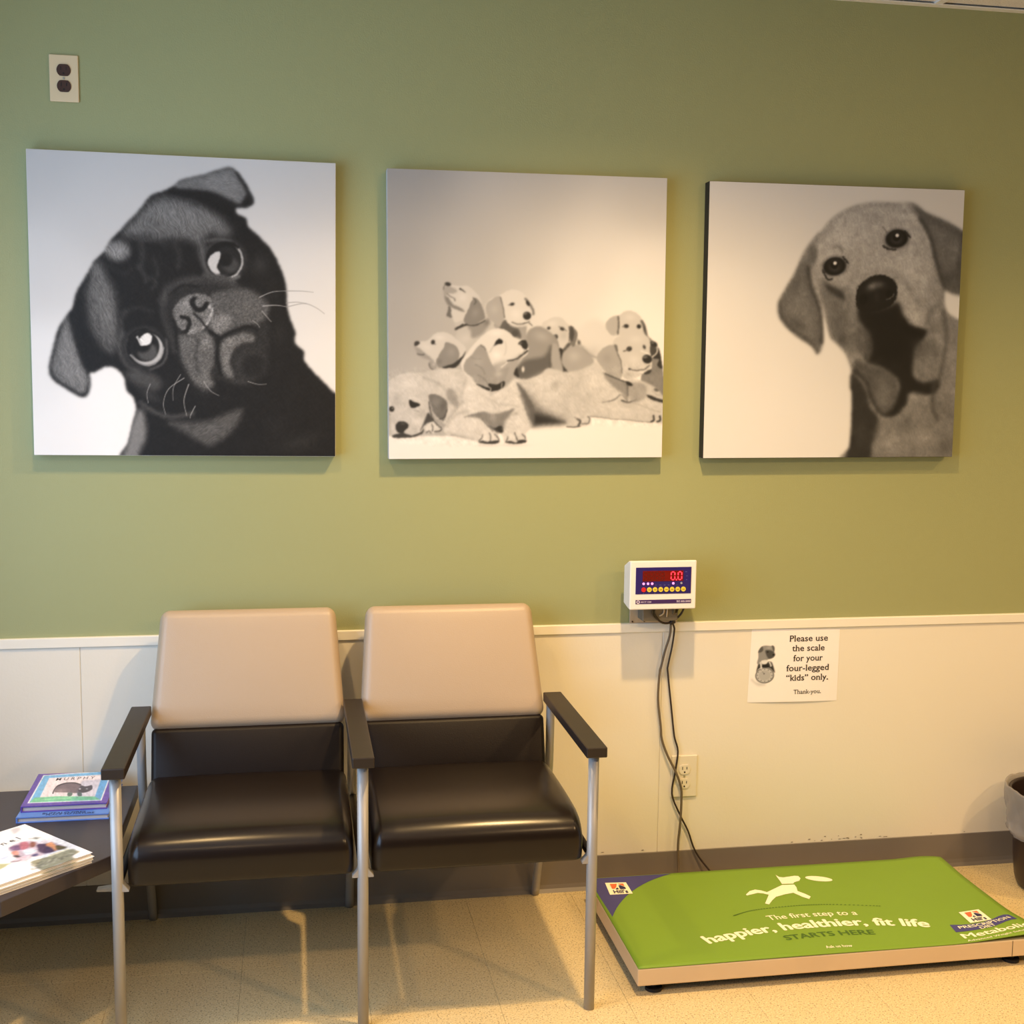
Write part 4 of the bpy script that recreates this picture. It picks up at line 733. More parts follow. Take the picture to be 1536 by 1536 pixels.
obj('indicator_light', disc(hx(1070), HY-.0024, hz(492), .0030, .0014, 'y', 14), mat('grey_led', (.62, .62, .70), .4), t)
for k in range(8):
    x = hx(450+k*93.6); m = mat('red_button', (.80, .14, .18), .4) if k == 0 else mat('yellow_button', (.90, .80, .28), .4)
    bt = obj('button', disc(x, HY-.0032, .9030, .0068, .0024, 'y', 20, .0005), m, t)
    if k: obj('button_mark', box(x-.0034, x+.0034, HY-.0036, HY-.0031, .9018, .9040), mat('button_print', (.66, .56, .16), .5), bt)
    else: bt['label'] = 'red power button'
M_PRINT = mat('pale_print', (.86, .82, .90), .5)
for u, v, w in ((650, 520, 20), (725, 520, 40), (795, 520, 30), (860, 520, 30), (1000, 520, 12), (1145, 310, 34), (1160, 378, 24), (1155, 440, 20), (450, 655, 22), (540, 650, 16), (635, 655, 18)): obj('panel_mark', box(hx(u)-w*.00008, hx(u)+w*.00008, HY-.0015, HY-.0011, hz(v)-.0006, hz(v)+.0006), mat('dim_violet_print', (.42, .40, .66), .5), t)
obj('label_strip', box(.9215, 1.0812, HY-.0012, HY, .8632, .8745, .0003, 1), mat('violet_strip', (.25, .16, .38), .35), t)
def ftext(s, x0, x1, z, size, off=.01):
    b = text_bm(s, 1, off, align='LEFT'); xs = [v.co.x for v in b.verts]; a, c = min(xs), max(xs)
    for v in b.verts: v.co = Vector((x0+(v.co.x-a)*(x1-x0)/(c-a), HY-.00135, z+v.co.y*size))
    return b
b = bmesh.new(); R0 = []
for r0, n in ((.0048, 20), (.0026, 20)): R0.append([b.verts.new((.9285+r0*math.cos(2*math.pi*k/n), HY-.00135, .8688+r0*math.sin(2*math.pi*k/n))) for k in range(n)])
for k in range(20): b.faces.new((R0[0][k], R0[0][(k+1) % 20], R0[1][(k+1) % 20], R0[1][k]))
obj('ring_mark', b, M_PRINT, t)
for args in (('AKCT 1241', .9355, .9660, .8668, .0052, .015), ('W1', 1.0385, 1.0482, .8658, .0088, .02), ('000-5000', 1.0510, 1.0795, .8662, .0072, .012)): obj('lettering', ftext(*args), M_PRINT, t)
def cab(P, r, m, name='cable', sub=4): return tube(P, r, 8, sub=sub)
M_CG = mat('grey_brown_cable', (.40, .35, .28), .45); M_CB = mat('black_cable', (.18, .13, .11), .45)
c1 = [(1.05, -.075, .850), (1.0535, -.050, .815), (1.0545, -.030, .790), (1.0535, -.024, .751), (1.042, -.020, .707), (1.0324, -.018, .6615), (1.0284, -.016, .6397), (1.0265, -.014, .561), (1.0366, -.014, .482), (1.041, -.014, .442), (1.058, -.016, .3955), (1.0841, -.0225, .3428), (1.1013, -.020, .296), (1.1039, -.019, .2555), (1.1023, -.021, .2094), (1.1005, -.020, .172), (1.0975, -.018, .1225), (1.0998, -.022, .055), (1.100, -.045, .006), (1.12, -.085, .0045), (1.20, -.092, .0045)]
c2 = [(.984, -.090, .850), (.985, -.070, .826), (1.0107, -.050, .801), (1.0362, -.036, .789), (1.0560, -.030, .7895), (1.0655, -.024, .775), (1.0677, -.020, .7611), (1.0635, -.016, .7151), (1.0541, -.013, .6608), (1.0544, -.012, .6388), (1.0671, -.012, .5399), (1.0774, -.012, .4602), (1.0813, -.012, .4402), (1.0911, -.013, .4026), (1.0841, -.0145, .3428), (1.0763, -.013, .2771), (1.1007, -.0135, .2152), (1.1285, -.013, .1615), (1.1539, -.014, .0959), (1.1998, -.030, .035), (1.235, -.060, .006), (1.30, -.085, .004)]
tag(obj('cable', cab(c1, .0036, 0), M_CG, None, True), 'thicker grey-brown cable hanging from the scale display', 'cable')
tag(obj('cable', cab(c2, .0027, 0), M_CB, None, True), 'thin dark cable hanging from the display, swinging right at the floor', 'cable')
for P in ([(.990, -.088, .850), (.992, -.068, .826), (1.016, -.052, .797), (1.045, -.038, .790), (1.056, -.032, .800), (1.062, -.045, .822), (1.066, -.07, .850)], [(1.078, -.08, .850), (1.075, -.060, .823), (1.064, -.045, .803), (1.052, -.032, .791)], [(1.058, -.07, .850), (1.058, -.050, .820), (1.054, -.034, .796)], [(1.063, -.07, .850), (1.062, -.050, .820), (1.057, -.034, .796)]):
    obj('cable_loop', tube(P, .0030, 8, sub=4), M_CB, t, True)
obj('cable_tie', tube([(1.050, -.034, .789), (1.064, -.030, .793)], .0062, 10), M_CB, t, True)

# ------------------------------------------------------------------ the two-seat waiting bench
AX = (-.3881, .143, .6742); AYF, AYB, AZ = -.6895, -.1926, .6435
t = thing('tandem_chair', 'two joined waiting chairs, tan backs over dark vinyl seats, silver legs', 'chair', (.143, -.36, 0))
for k, ax in enumerate(AX):
    obj('armrest', box(ax-.0245, ax+.0245, AYF, AYB, AZ-.0245, AZ, .0025, 2), M_ARM, t)
    obj('leg', tube([(ax, -.659, 0), (ax, -.659, AZ-.024)], .0125, 20), M_TUBE, t, True)['label'] = 'front leg'
    obj('leg', tube([(ax-.003, -.018, 0), (ax-.003, -.075, .15), (ax-.003, -.150, .34), (ax-.003, -.180, .43), (ax-.003, -.188, .52), (ax-.003, -.190, AZ-.024)], .0115, 16, sub=4), M_TUBE, t, True)['label'] = 'rear leg bent back to the wall'
    obj('side_rail', tube([(ax, -.652, .372), (ax, -.160, .372)], .0095, 12), mat('dark_frame', (.16, .13, .11), .4), t, True)
    for s in ((-1, 1) if k == 1 else ((1,) if k == 0 else (-1,))):
        obj('bracket', prism([(ax+s*.008, .382), (ax+s*.024, .362), (ax+s*.024, .359), (ax+s*.008, .359)], -.666, -.645, axis='y'), M_TUBE, t)
obj('bracket', prism([(AX[0]-.008, .366), (AX[0]-.045, .362), (AX[0]-.045, .358), (AX[0]-.008, .357)], -.655, -.635, axis='y'), mat('dull_bracket', (.50, .47, .42), .5, .5, var=.25, vscale=50), t)
for k in (0, 1):
    cx = (AX[k]+AX[k+1])/2
    prof = [(-.236, .374), (-.230, .380), (-.228, .400), (-.228, .452), (-.233, .466), (-.246, .4735), (-.275, .4760), (-.330, .4775), (-.400, .4785), (-.470, .4785), (-.530, .4775), (-.580, .4755), (-.612, .4725), (-.634, .4670), (-.650, .4580), (-.6605, .4470), (-.6660, .4340), (-.6680, .4200), (-.6670, .4000), (-.6640, .3820), (-.6620, .3720), (-.6585, .3665), (-.650, .3650), (-.560, .3650), (-.400, .3660), (-.280, .3690)]
    b = bmesh.new(); rows = []; NS = 30; hw = .2455
    py = sum(p[0] for p in prof)/len(prof); st = []
    for i in range(9): a_ = i/8*math.pi/2; st.append((-hw+.026*(1-math.sin(a_)), math.cos(a_)))
    st = [(-hw+.026*(1-math.cos(math.pi/2*(1-i/8)) if False else .026/.026*0), 0) for i in range(0)]
    for i in range(9): a_ = i/8*math.pi/2; st.append((-hw+.026-.026*math.cos(a_), 1-math.sin(a_)))        # (x, inward offset 1..0)
    st = st+[(-hw+.026+(2*hw-.052)*i/12, 0) for i in range(1, 12)]+[(-x, o) for x, o in st[::-1]]
    for x, o_ in st:
        row = []
        for (y, z) in prof:
            cr = .004*(1-(x/hw)**2) if z > .46 else 0
            yy = y+(.024*o_ if y < -.60 else (-.012*o_ if y > -.25 else 0)); zz = z+cr-(.024*o_ if z > .44 else (.024*o_*(z-.366)/.08 if z > .366 else 0))
            row.append(b.verts.new((cx+x, yy, zz)))
        rows.append(row)
    n_ = len(prof)
    for r0, r1 in zip(rows, rows[1:]):
        for k2 in range(n_): b.faces.new((r0[k2], r0[(k2+1) % n_], r1[(k2+1) % n_], r1[k2]))
    b.faces.new(rows[0]); b.faces.new(rows[-1][::-1])
    so = obj('seat', b, M_BLK, t, True)
    obj('seat_rail', box(cx-.235, cx+.235, -.54, -.515, .352, .368), mat('dark_frame', (.16, .13, .11), .4), t); obj('seat_rail', box(cx-.235, cx+.235, -.30, -.275, .354, .371), mat('dark_frame', (.16, .13, .11), .4), t)
    def tilt(y0, z0, y1, z1, wb, wt, hh, th):
        d = Vector((0, y1-y0, z1-z0)); Ln = d.length; d.normalize(); nrm = Vector((0, d.z, -d.y))   # nrm points to the wall
        def f(x, y, z):
            v = (z+hh/2)/hh; w = (wb+(wt-wb)*v)/wb
            cr = -.006*(1-(2*x/wb)**2)*(1-(2*v-1)**2) if y < 0 else 0
            return Vector((cx, y0, z0))+d*(v*Ln)+nrm*(y+th/2+cr)+Vector((x*w, 0, 0))
        return f
    obj('lower_backrest', rbox(.480, .045, .15, .014, (18, 10, 12), tilt(-.262, .445, -.205, .589, .480, .484, .15, .045)), M_BLK2, t, True)
    obj('backrest', rbox(.494, .062, .30, .026, (24, 10, 18), tilt(-.213, .585, -.100, .874, .494, .450, .30, .062)), M_TAN, t, True)

# ------------------------------------------------------------------ corner table, books, newspapers
TZ = .398
t = thing('corner_table', 'dark laminate corner table with a cut-off front corner beside the chairs', 'table', (-.76, -.42, 0))
obj('tabletop', prism([(-.416, -.075), (-.416, -.552), (-.603, -.768), (-1.13, -.768), (-1.13, -.075)], TZ-.034, TZ, .0018), M_TABLE, t)
for x, y in ((-.66, -.73), (-1.09, -.72), (-1.09, -.11)): obj('leg', box(x-.018, x+.018, y-.018, y+.018, 0, TZ-.033, .002, 1), M_ARM, t)
# lower book
B2 = [(-.6680, -.0620), (-.4560, -.0640), (-.4545, -.3180), (-.6705, -.3170)]; B1 = [(-.6725, -.0367), (-.4640, -.0430), (-.4631, -.2857), (-.6658, -.2847)]
def lerp(Q, u, v): a = [(1-u)*(1-v), u*(1-v), u*v, (1-u)*v]; return sum(w*q[0] for w, q in zip(a, Q)), sum(w*q[1] for w, q in zip(a, Q))
def inset(Q, d): c = (sum(q[0] for q in Q)/4, sum(q[1] for q in Q)/4); return [(c[0]+(q[0]-c[0])*(1-d), c[1]+(q[1]-c[1])*(1-d)) for q in Q]
def book(label, Q, z0, z1, mc, mp, art, cor, spine):
    c = (sum(q[0] for q in Q)/4, sum(q[1] for q in Q)/4); t = thing('book', label, 'book', (c[0], c[1], z0), 'picture books on the corner table')
    obj('page_block', prism(inset(Q, .035), z0+.002, z1-.002), mp, t)
    for z in (z0, z1-.0025): obj('cover', prism(Q, z, z+.0025, .0006), mc, t)
    obj('spine', prism([Q[0], lerp(Q, .02, 0), lerp(Q, .02, 1), Q[3]], z0+.0005, z1-.0005, .0008), spine, t)
    print_grid('cover_print', art, lambda u, v: (lerp(inset(Q, .012), u, v)[0], lerp(inset(Q, .012), u, v)[1], u*0+z1+.0003), mat_print('glossy_print', .35, .4), t); return t
def art_lo():
    s = Art(70, [(56, 1172), (176, 1168), (168, 1221), (22, 1228)]); s.frame(30, 1150, 1536/170); s.G[:] = (.40, .56, .86)
    s.poly([(0, 560), (600, 545), (600, 575), (450, 590), (0, 590)], (.34, .42, .66), 8, .8); s.ell(75, 592, 40, 12, 0, (.92, .95, 1), 5); s.ell(340, 578, 36, 9, 0, (.92, .95, 1), 5)
    s.ell(840, 556, 80, 12, 0, (.95, .97, 1), 5); s.poly([(900, 530), (1130, 520), (1140, 550), (1000, 560)], (.36, .36, .48), 8, .8); s.line([(1200, 470), (1270, 470)], 30, (.70, .66, .78), 8); return s.G
bk = book('pale blue picture book underneath, on the corner table', B2, TZ, .4125, mat('blue_cover', (.36, .50, .80), .35), mat('page_edges', (.84, .78, .74), .8), art_lo(), (0,), mat('blue_cover', (.36, .50, .80), .35))
def on_lo(L, size, x0, x1, y, z, m, par, name='lettering', off=.008):
    b = text_bm(L, 1, off, align='LEFT'); xs = [v.co.x for v in b.verts]; a, c = min(xs), max(xs)
    for v in b.verts: v.co = Vector((x0+(v.co.x-a)*(x1-x0)/(c-a), y+v.co.y*size, z))
    return b
M_NAVY = mat('navy_print', (.10, .12, .32), .5)
b = on_lo('BUFFALO FIRES', .016, -.612, -.512, -.3035, .4131, 0, 0); join(b, on_lo('PLACE TO NATURE', .014, -.602, -.490, -.3125, .4131, 0, 0)); obj('lettering', b, M_NAVY, bk)
def art_up():
    s = Art(170, [(57.7, 1161), (178.9, 1158.3), (160.6, 1204.2), (30.5, 1210.3)]); s.frame(30, 1150, 1536/170); s.G[:] = (.40, .30, .68)
    s.poly([(318, 118), (1252, 62), (1110, 462), (100, 500)], (.96, .97, 1), 4, 1, False); s.poly([(328, 126), (1230, 74), (1098, 452), (128, 488)], (.48, .74, .95), 4, 1, False)
    s.poly([(400, 158), (1120, 118), (1020, 420), (270, 430)], (.95, .91, .95), 7, 1, False); s.poly([(128, 488), (200, 425), (500, 405), (1020, 410), (1098, 452)], (.48, .80, .62), 8, .95, False); s.line([(300, 450), (700, 430)], 10, (.70, .92, .76), 8, .7)
    s.line([(455, 365), (480, 310), (530, 262), (640, 232)], 16, (.20, .17, .20), 7); s.poly([(480, 345), (505, 285), (560, 248), (650, 228), (760, 228), (830, 250), (865, 275), (940, 270), (980, 262), (978, 310), (930, 340), (850, 362), (740, 362), (640, 355), (560, 352)], (.46, .40, .44), 8)
    s.line([(520, 265), (620, 232), (740, 226), (830, 250)], 14, (.22, .19, .22), 7); s.poly([(840, 265), (900, 278), (975, 262), (985, 310), (930, 345), (860, 355), (800, 330)], (.30, .26, .30), 9, .9); s.ell(822, 308, 14, 10, 0, (.85, .82, .85), 5); s.ell(915, 308, 14, 9, 0, (.7, .7, .72), 5)
    s.blob(560, 330, 90, 30, 0, (.66, .58, .60), .7); s.poly([(660, 360), (720, 362), (710, 400), (660, 402)], (.36, .44, .42), 7); s.poly([(790, 360), (840, 358), (850, 400), (800, 402)], (.34, .40, .40), 7); s.lumps(.10, 3, 4); return s.G
bk = book('purple-bordered picture book titled MURPHY, on top of the blue one', B1, .4130, .428, mat('purple_cover', (.36, .26, .62), .35), mat('page_edges', (.84, .78, .74), .8), art_up(), (0,), mat('purple_cover', (.36, .26, .62), .35))
b = on_lo('M U R P H Y', .030, -.618, -.522, -.0985, .4286, 0, 0); obj('lettering', b, mat('grey_print', (.42, .38, .42), .5), bk)
# newspapers
FR = Vector((-.6360, -.3800)); RR = Vector((-.4510, -.5815)); ab = (RR-FR); nb = Vector((ab.y, -ab.x)).normalized()*-1
if nb.x > 0: nb = -nb
def np_pt(u, v, dx=0, dy=0):               # u: 0 at the fold by the wall .. 1 at the near corner, v runs left along the page
    return FR.x+ab.x*u+nb.x*.38*v+dx, FR.y+ab.y*u+nb.y*.38*v+dy
M_NP = mat('newsprint', (.93, .90, .86), .8, bump=.2, bscale=40)
def art_news():
    from_px = [(37, 1237), (139, 1280), NP3, NP2]
    s = Art(230, [(37, 1237), (139, 1280), NP3, NP2]); s.frame(0, 1230, 1536/150); s.G[:] = (.97, .96, .97)
    s.poly([(-1200, 700), (0, 680), (170, 665), (100, 700), (-40, 780), (-1200, 1300)], (.72, .70, .50), 10, .9)
    s.poly([(170, 155), (280, 130), (300, 165), (220, 220), (190, 200)], (.80, .78, .80), 14, .8)
    s.poly([(130, 440), (300, 350), (450, 330), (560, 340), (720, 330), (860, 370), (1020, 435), (840, 490), (560, 570), (470, 550), (330, 620), (250, 600), (180, 520)], (.78, .72, .78), 10)
    s.poly([(140, 435), (280, 390), (360, 420), (300, 470), (200, 470)], (.50, .38, .52), 14); s.poly([(300, 370), (400, 345), (450, 400), (400, 450), (320, 460)], (.72, .45, .50), 14); s.poly([(470, 350), (540, 360), (520, 420), (460, 420)], (.55, .36, .32), 12)
    s.poly([(560, 390), (650, 370), (720, 380), (800, 440), (830, 490), (700, 520), (600, 500), (570, 440)], (.33, .26, .36), 12); s.poly([(700, 395), (760, 345), (830, 380), (870, 440), (840, 485), (790, 440)], (.90, .62, .45), 10); s.poly([(860, 400), (1020, 432), (880, 470)], (.40, .36, .26), 10); s.poly([(350, 480), (470, 455), (560, 480), (500, 520), (400, 540)], (.84, .90, .95), 14)
    s.poly([(170, 500), (260, 480), (280, 540), (200, 545)], (.84, .58, .52), 12); s.ell(255, 565, 55, 16, 5, (.30, .25, .25), 8); s.poly([(480, 550), (560, 520), (580, 550), (500, 570)], (.36, .34, .48), 10); s.poly([(310, 580), (460, 560), (480, 600), (340, 640), (190, 655), (180, 620)], (.88, .76, .80), 14, .8); s.blob(60, 590, 100, 20, -15, (.70, .74, .84), .8); s.blob(90, 560, 60, 20, 0, (.82, .86, .92), .8); s.line([(160, 650), (240, 640), (310, 625)], 12, (.48, .44, .46), 8)
    s.ell(545, 290, 36, 14, 0, (.34, .38, .36), 8); s.line([(430, 300), (620, 280)], 10, (.70, .70, .70), 9); s.poly([(560, 335), (700, 310), (780, 340), (700, 370), (600, 370)], (.86, .84, .90), 12)
    s.poly([(720, 560), (1040, 445), (1060, 465), (740, 585)], (.96, .90, .74), 8, .8, False)
    s.poly([(470, 650), (660, 590), (780, 560), (1080, 460), (1160, 480), (1210, 500), (1120, 560), (1150, 610), (880, 690), (700, 770), (620, 775), (520, 700)], (.62, .60, .50), 8)
    s.lumps(.25, 1.3, 7, s.mask([(130, 330), (1000, 330), (1000, 600), (180, 640)], 20))
    for k in range(90):
        a = (math.sin(k*12.9898)*43758.5) % 1; c = (math.sin(k*78.233)*12543.1) % 1; x = 480+a*650; y = 690-a*190+c*(90-a*20); g = (.36, .84, .52, .70)[k % 4]; s.ell(x, y, 16+10*c, 8, -20, (g, g*.96, g*.84), 8, .6)
    s.poly([(1110, 560), (1240, 505), (1280, 540), (1150, 600)], (.96, .94, .94), 8)
    s.blur(1.3)
    for k in range(5): s.line([(-900+k*14, 940-k*60), (-60, 760-k*14)], 3, (.75, .75, .78), 5, .5)
    return s.G
NP2 = NP3 = None
def px(X):
    d = Vector(X)-Vector((0, -3.2976, 1.4863)); return (768+1815.14*d.dot(CR_)/d.dot(CF_), 768-1815.14*d.dot(CU_)/d.dot(CF_))
NP2 = px((*np_pt(0, 1), .42)); NP3 = px((*np_pt(1, 1), .42))
NEWS = art_news()
names = ('folded newspaper with a colour photo front page, top of the pile of three', 'folded newspaper in the middle of the pile of three', 'folded newspaper at the bottom of the pile, on the table')
zt = [.4190, .4115, .4045]; off = [(0, 0), (.0045, -.0035), (.0025, -.0055)]
for k in range(3):
    z1 = zt[k]; z0 = (zt[k+1] if k < 2 else TZ)+.0003; dx, dy = off[k]
    q = [np_pt(0, 0, dx, dy), np_pt(1, 0, dx, dy), np_pt(1, 1, dx, dy), np_pt(0, 1, dx, dy)]; c = (sum(a[0] for a in q)/4, sum(a[1] for a in q)/4)
    t = thing('newspaper', names[k], 'newspaper', (c[0], c[1], z0), 'pile of folded newspapers')
    hh = (z1-z0)
    def sheet(za, zb, ins):
        b = bmesh.new(); n = 16; rows = []
        for i in range(n+1):
            u = i/n; rise = hh*.25*math.sin(math.pi*u)**2; rr = .05
            vi = 0 if 0 < i < n else .012
            rows.append([b.verts.new((*np_pt(ins+u*(1-ins*1.4), v, dx, dy), z)) for v, z in ((vi, za), (1, za), (1, zb), (vi, zb))])
        for i in range(n):
            for j in range(4): b.faces.new((rows[i][j], rows[i][(j+1) % 4], rows[i+1][(j+1) % 4], rows[i+1][j]))
        b.faces.new(rows[0]); b.faces.new(rows[-1][::-1]); return b
    for i in range(2): obj('page_fold', sheet(z0+hh*(i/2)+.0002, z0+hh*((i+1)/2)-.0014, .004*((i+k) % 2)), M_NP, t)
    print_grid('front_page', NEWS if k == 0 else NEWS[::2, ::2], lambda u, v: (np_pt(u, v, dx, dy)[0], np_pt(u, v, dx, dy)[1], z1+u*0), mat_print('newspaper_print', .75, .2), t)
    if k == 0:
        def unz(u, v, z): d = CF_*1815.14+CR_*(u-768)-CU_*(v-768); o = Vector((0, -3.2976, 1.4863)); q = o+d*((z-o.z)/d.z); return Vector((q.x, q.y))
        nb2 = text_bm('Sentinel', 1, .004, 1.7, align='RIGHT'); E1 = unz(32, 1258.5, z1); E0 = unz(0, 1270, z1); dr = (E1-E0).normalized(); up = (unz(28, 1246, z1)-E1); up = (up-dr*up.dot(dr)).normalized()
        c1_ = max(v.co.x for v in nb2.verts)
        for v in nb2.verts:
            q = E1+dr*((v.co.x-c1_)*.026)+up*(v.co.y*.027); v.co = Vector((q.x, q.y, z1+.0004))
        obj('lettering', nb2, M_INK, t)
# ------------------------------------------------------------------ floor scale and its printed mat
t = thing('floor_scale', 'low stainless steel platform scale on the floor, by the wall', 'scale', (1.34, -.37, 0))
X0, X1, Y0, Y1 = .8015, 1.885, -.6290, -.1020
b = box(X0, X1, Y0, Y1, .0265, .0705, .003, 2); obj('platform', b, M_STEEL, t)
obj('load_frame', box(X0+.02, X1-.02, Y0+.02, Y1-.02, .018, .0275), mat('dark_frame', (.16, .13, .11), .4), t)
for x in (.852, 1.81):
    for y in (-.595, -.14): 
        b = tube([(x, y, 0), (x, y, .008)], .021, 20); tube([(x, y, .008), (x, y, .02)], .008, 10, bm=b); obj('foot', b, M_RUB, t)
obj('edge_seam', box(1.79, 1.7912, Y0-.0006, Y0+.002, .029, .069), M_RUB, t)
MX0, MX1, MY0, MY1 = .8030, 1.8780, -.6285, -.1010
def sst(a, b, x): x = max(0, min(1, (x-a)/(b-a))); return x*x*(3-2*x)
def matz(x, y, e=0):
    z = .0712+.0006*math.sin(x*9)*math.sin(y*14+1)
    z += .013*sst(1.62, MX1, x)*sst(-.44, MY0, y)                      # near right corner curls up
    z += .007*sst(1.72, MX1, x)*sst(-.26, MY1, y)                      # far right corner
    return z+e
def mat_pt(u, v):
    x = MX0+(MX1-MX0)*u; y = MY0+(MY1-MY0)*v
    if v > .86 and u > .92: y -= .020*((u-.92)/.08)**2*((v-.86)/.14)
    return x, y
b = bmesh.new(); NU, NV = 60, 30; top = []; bot = []
for j in range(NV+1):
    top.append([]); bot.append([])
    for i in range(NU+1):
        x, y = mat_pt(i/NU, j/NV); z = matz(x, y); top[-1].append(b.verts.new((x, y, z+.0022))); bot[-1].append(b.verts.new((x, y, z)))
for j in range(NV):
    for i in range(NU):
        b.faces.new((top[j][i], top[j][i+1], top[j+1][i+1], top[j+1][i])); b.faces.new((bot[j][i], bot[j+1][i], bot[j+1][i+1], bot[j][i+1]))
for i in range(NU):
    for J in (0, NV): b.faces.new((top[J][i], bot[J][i], bot[J][i+1], top[J][i+1]))
for j in range(NV):
    for I in (0, NU): b.faces.new((top[j][I], bot[j][I], bot[j+1][I], top[j+1][I]))
fm = tag(obj('scale_mat', b, mat('green_mat', (.46, .60, .15), .55, bump=.12, bscale=260, var=.035, vscale=7), None, True), 'green printed mat with a white dog graphic, lying on the platform scale', 'mat')
M_MW = mat('cream_mat_print', (.97, .96, .86), .6); M_MB = mat('blue_mat_print', (.25, .24, .50), .6); M_MG = mat('dark_green_mat_print', (.26, .40, .08), .6); M_OR = mat('orange_mat_print', (.88, .42, .24), .6); M_MN = mat('navy_mat_print', (.16, .13, .32), .6)
H1, H2, H3, H4 = .0027, .0031, .0035, .0039
def flat(pts, e, bm=None, sub=1):
    """thin printed area following the mat"""
    b = bm or bmesh.new(); vs = [b.verts.new((x, y, matz(x, y)+e)) for x, y in pts]; f = b.faces.new(vs)
    r = bmesh.ops.triangulate(b, faces=[f]) if len(pts) > 4 else None
    return b
def mobj(name, b, m): return obj(name, b, m, fm, local=True)
arc = []
for k in range(15):
    a = k/14; P0, P1, P2 = Vector((1.050, -.105)), Vector((.895, -.165)), Vector((.812, -.350)); q = P0*(1-a)**2+P1*2*a*(1-a)+P2*a*a; arc.append((q.x, q.y))
b = bmesh.new(); c0 = (.807, -.1045); vs = [b.verts.new((x, y, matz(x, y)+H1)) for x, y in arc]; v0 = b.verts.new((*c0, matz(*c0)+H1))
for k in range(14): b.faces.new((v0, vs[k], vs[k+1]))
mobj('blue_corner', b, M_MB)
def logo(Q, base):
    """white square with an orange-red and navy picture above the word"""
    def P(u, v): return lerp(Q, u, v)
    b = flat([P(0, 0), P(1, 0), P(1, 1), P(0, 1)], base); w = mobj('logo_square', b, M_MW)
    b = flat([P(.2, .14), P(.52, .14), P(.42, .42), P(.3, .56), P(.2, .52)], base+.0014); flat([P(.56, .14), P(.82, .14), P(.82, .36), P(.66, .22)], base+.0014, b); mobj('logo_picture', b, M_OR)
    b = flat([P(.56, .28), P(.64, .28), P(.82, .44), P(.82, .6), P(.56, .6)], base+.0014); flat([P(.36, .56), P(.46, .46), P(.5, .6), P(.38, .6)], base+.0014, b)
    T_ = text_bm("Hill’s", 1, .02, align='LEFT'); xs = [v.co.x for v in T_.verts]; a, c = min(xs), max(xs)
    for v in T_.verts: x, y = P(.20+(v.co.x-a)/(c-a)*.64, .93-v.co.y*.38); v.co = Vector((x, y, matz(x, y)+base+.0014))
    join(b, T_); mobj('logo_lettering', b, M_MN)
logo([(.8467, -.1380), (.9060, -.1430), (.9050, -.2180), (.8410, -.2160)], H2)
dog = [(1.2114, -.2750), (1.2260, -.2560), (1.2458, -.2465), (1.2600, -.2530), (1.2720, -.2725), (1.3050, -.2490), (1.3384, -.2310), (1.3990, -.2310), (1.4060, -.2420), (1.4110, -.2640), (1.4640, -.2960), (1.4580, -.3070), (1.4350, -.3010), (1.3850, -.2740), (1.3400, -.2850), (1.3000, -.2960), (1.2850, -.3060), (1.2640, -.3420), (1.2460, -.3380), (1.2560, -.3150), (1.2720, -.2890), (1.2560, -.2740), (1.2440, -.2690), (1.2260, -.2730)]
dogpx = lambda x, y: (1000+x*.27344, 1300+y*.27344)
def unp(x, y, z=.0745):
    u, v = dogpx(x, y); d = CF_*1815.14+CR_*(u-768)-CU_*(v-768); o = Vector((0, -3.2976, 1.4863)); q = o+d*((z-o.z)/d.z); return q.x, q.y
body = [unp(*p) for p in ((435, 152), (455, 133), (485, 125), (520, 130), (550, 139), (590, 120), (632, 100), (700, 97), (712, 112), (718, 132), (760, 148), (790, 162), (782, 176), (745, 164), (695, 142), (650, 150), (600, 164), (580, 182), (562, 205), (540, 200), (552, 172), (560, 153), (530, 146), (500, 143), (470, 150), (440, 157))]
head = [unp(*p) for p in ((632, 94), (622, 78), (610, 62), (597, 44), (618, 56), (640, 58), (700, 49), (722, 50), (734, 62), (728, 76), (700, 84), (694, 92))]
b = flat(body, H1); flat(head, H1, b); mobj('dog_graphic', b, M_MW)
dc = (1.4570, -.2010); ea = Vector(unp(760, 58))-Vector(unp(910, 72)); L2 = ea.length/2; ea.normalize(); eb = Vector((-ea.y, ea.x))
mobj('disc_graphic', flat([tuple(Vector(dc)+ea*L2*math.cos(2*math.pi*k/24)+eb*.017*math.sin(2*math.pi*k/24)) for k in range(24)], H1), M_MW)
b = bmesh.new()
P = [(1.1333, -.3904), (1.1983, -.3670), (1.315, -.3585), (1.4154, -.3660), (1.5492, -.3978)]
Q = [Vector(q) for q in P]; path = []
for i in range(4):
    p0, p1, p2, p3 = Q[max(i-1, 0)], Q[i], Q[i+1], Q[min(i+2, 4)]
    for k in range(14):
        s_ = k/14; path.append(.5*((2*p1)+(-p0+p2)*s_+(2*p0-5*p1+4*p2-p3)*s_*s_+(-p0+3*p1-3*p2+p3)*s_**3))
for q in path: flat([(q.x-.0028, q.y-.0016), (q.x+.0028, q.y-.0016), (q.x+.0028, q.y+.0022), (q.x-.0028, q.y+.0022)], H1, b)
mobj('dotted_line', b, M_MG)
def arcfn(pts):
    """smooth baseline y(x) through given points, letters stand across it"""
    xs = np.array([p[0] for p in pts]); ys = np.array([p[1] for p in pts]); c = np.polyfit(xs, ys, 2); return lambda x: float(np.polyval(c, x)), lambda x: float(np.polyval(np.polyder(c), x))
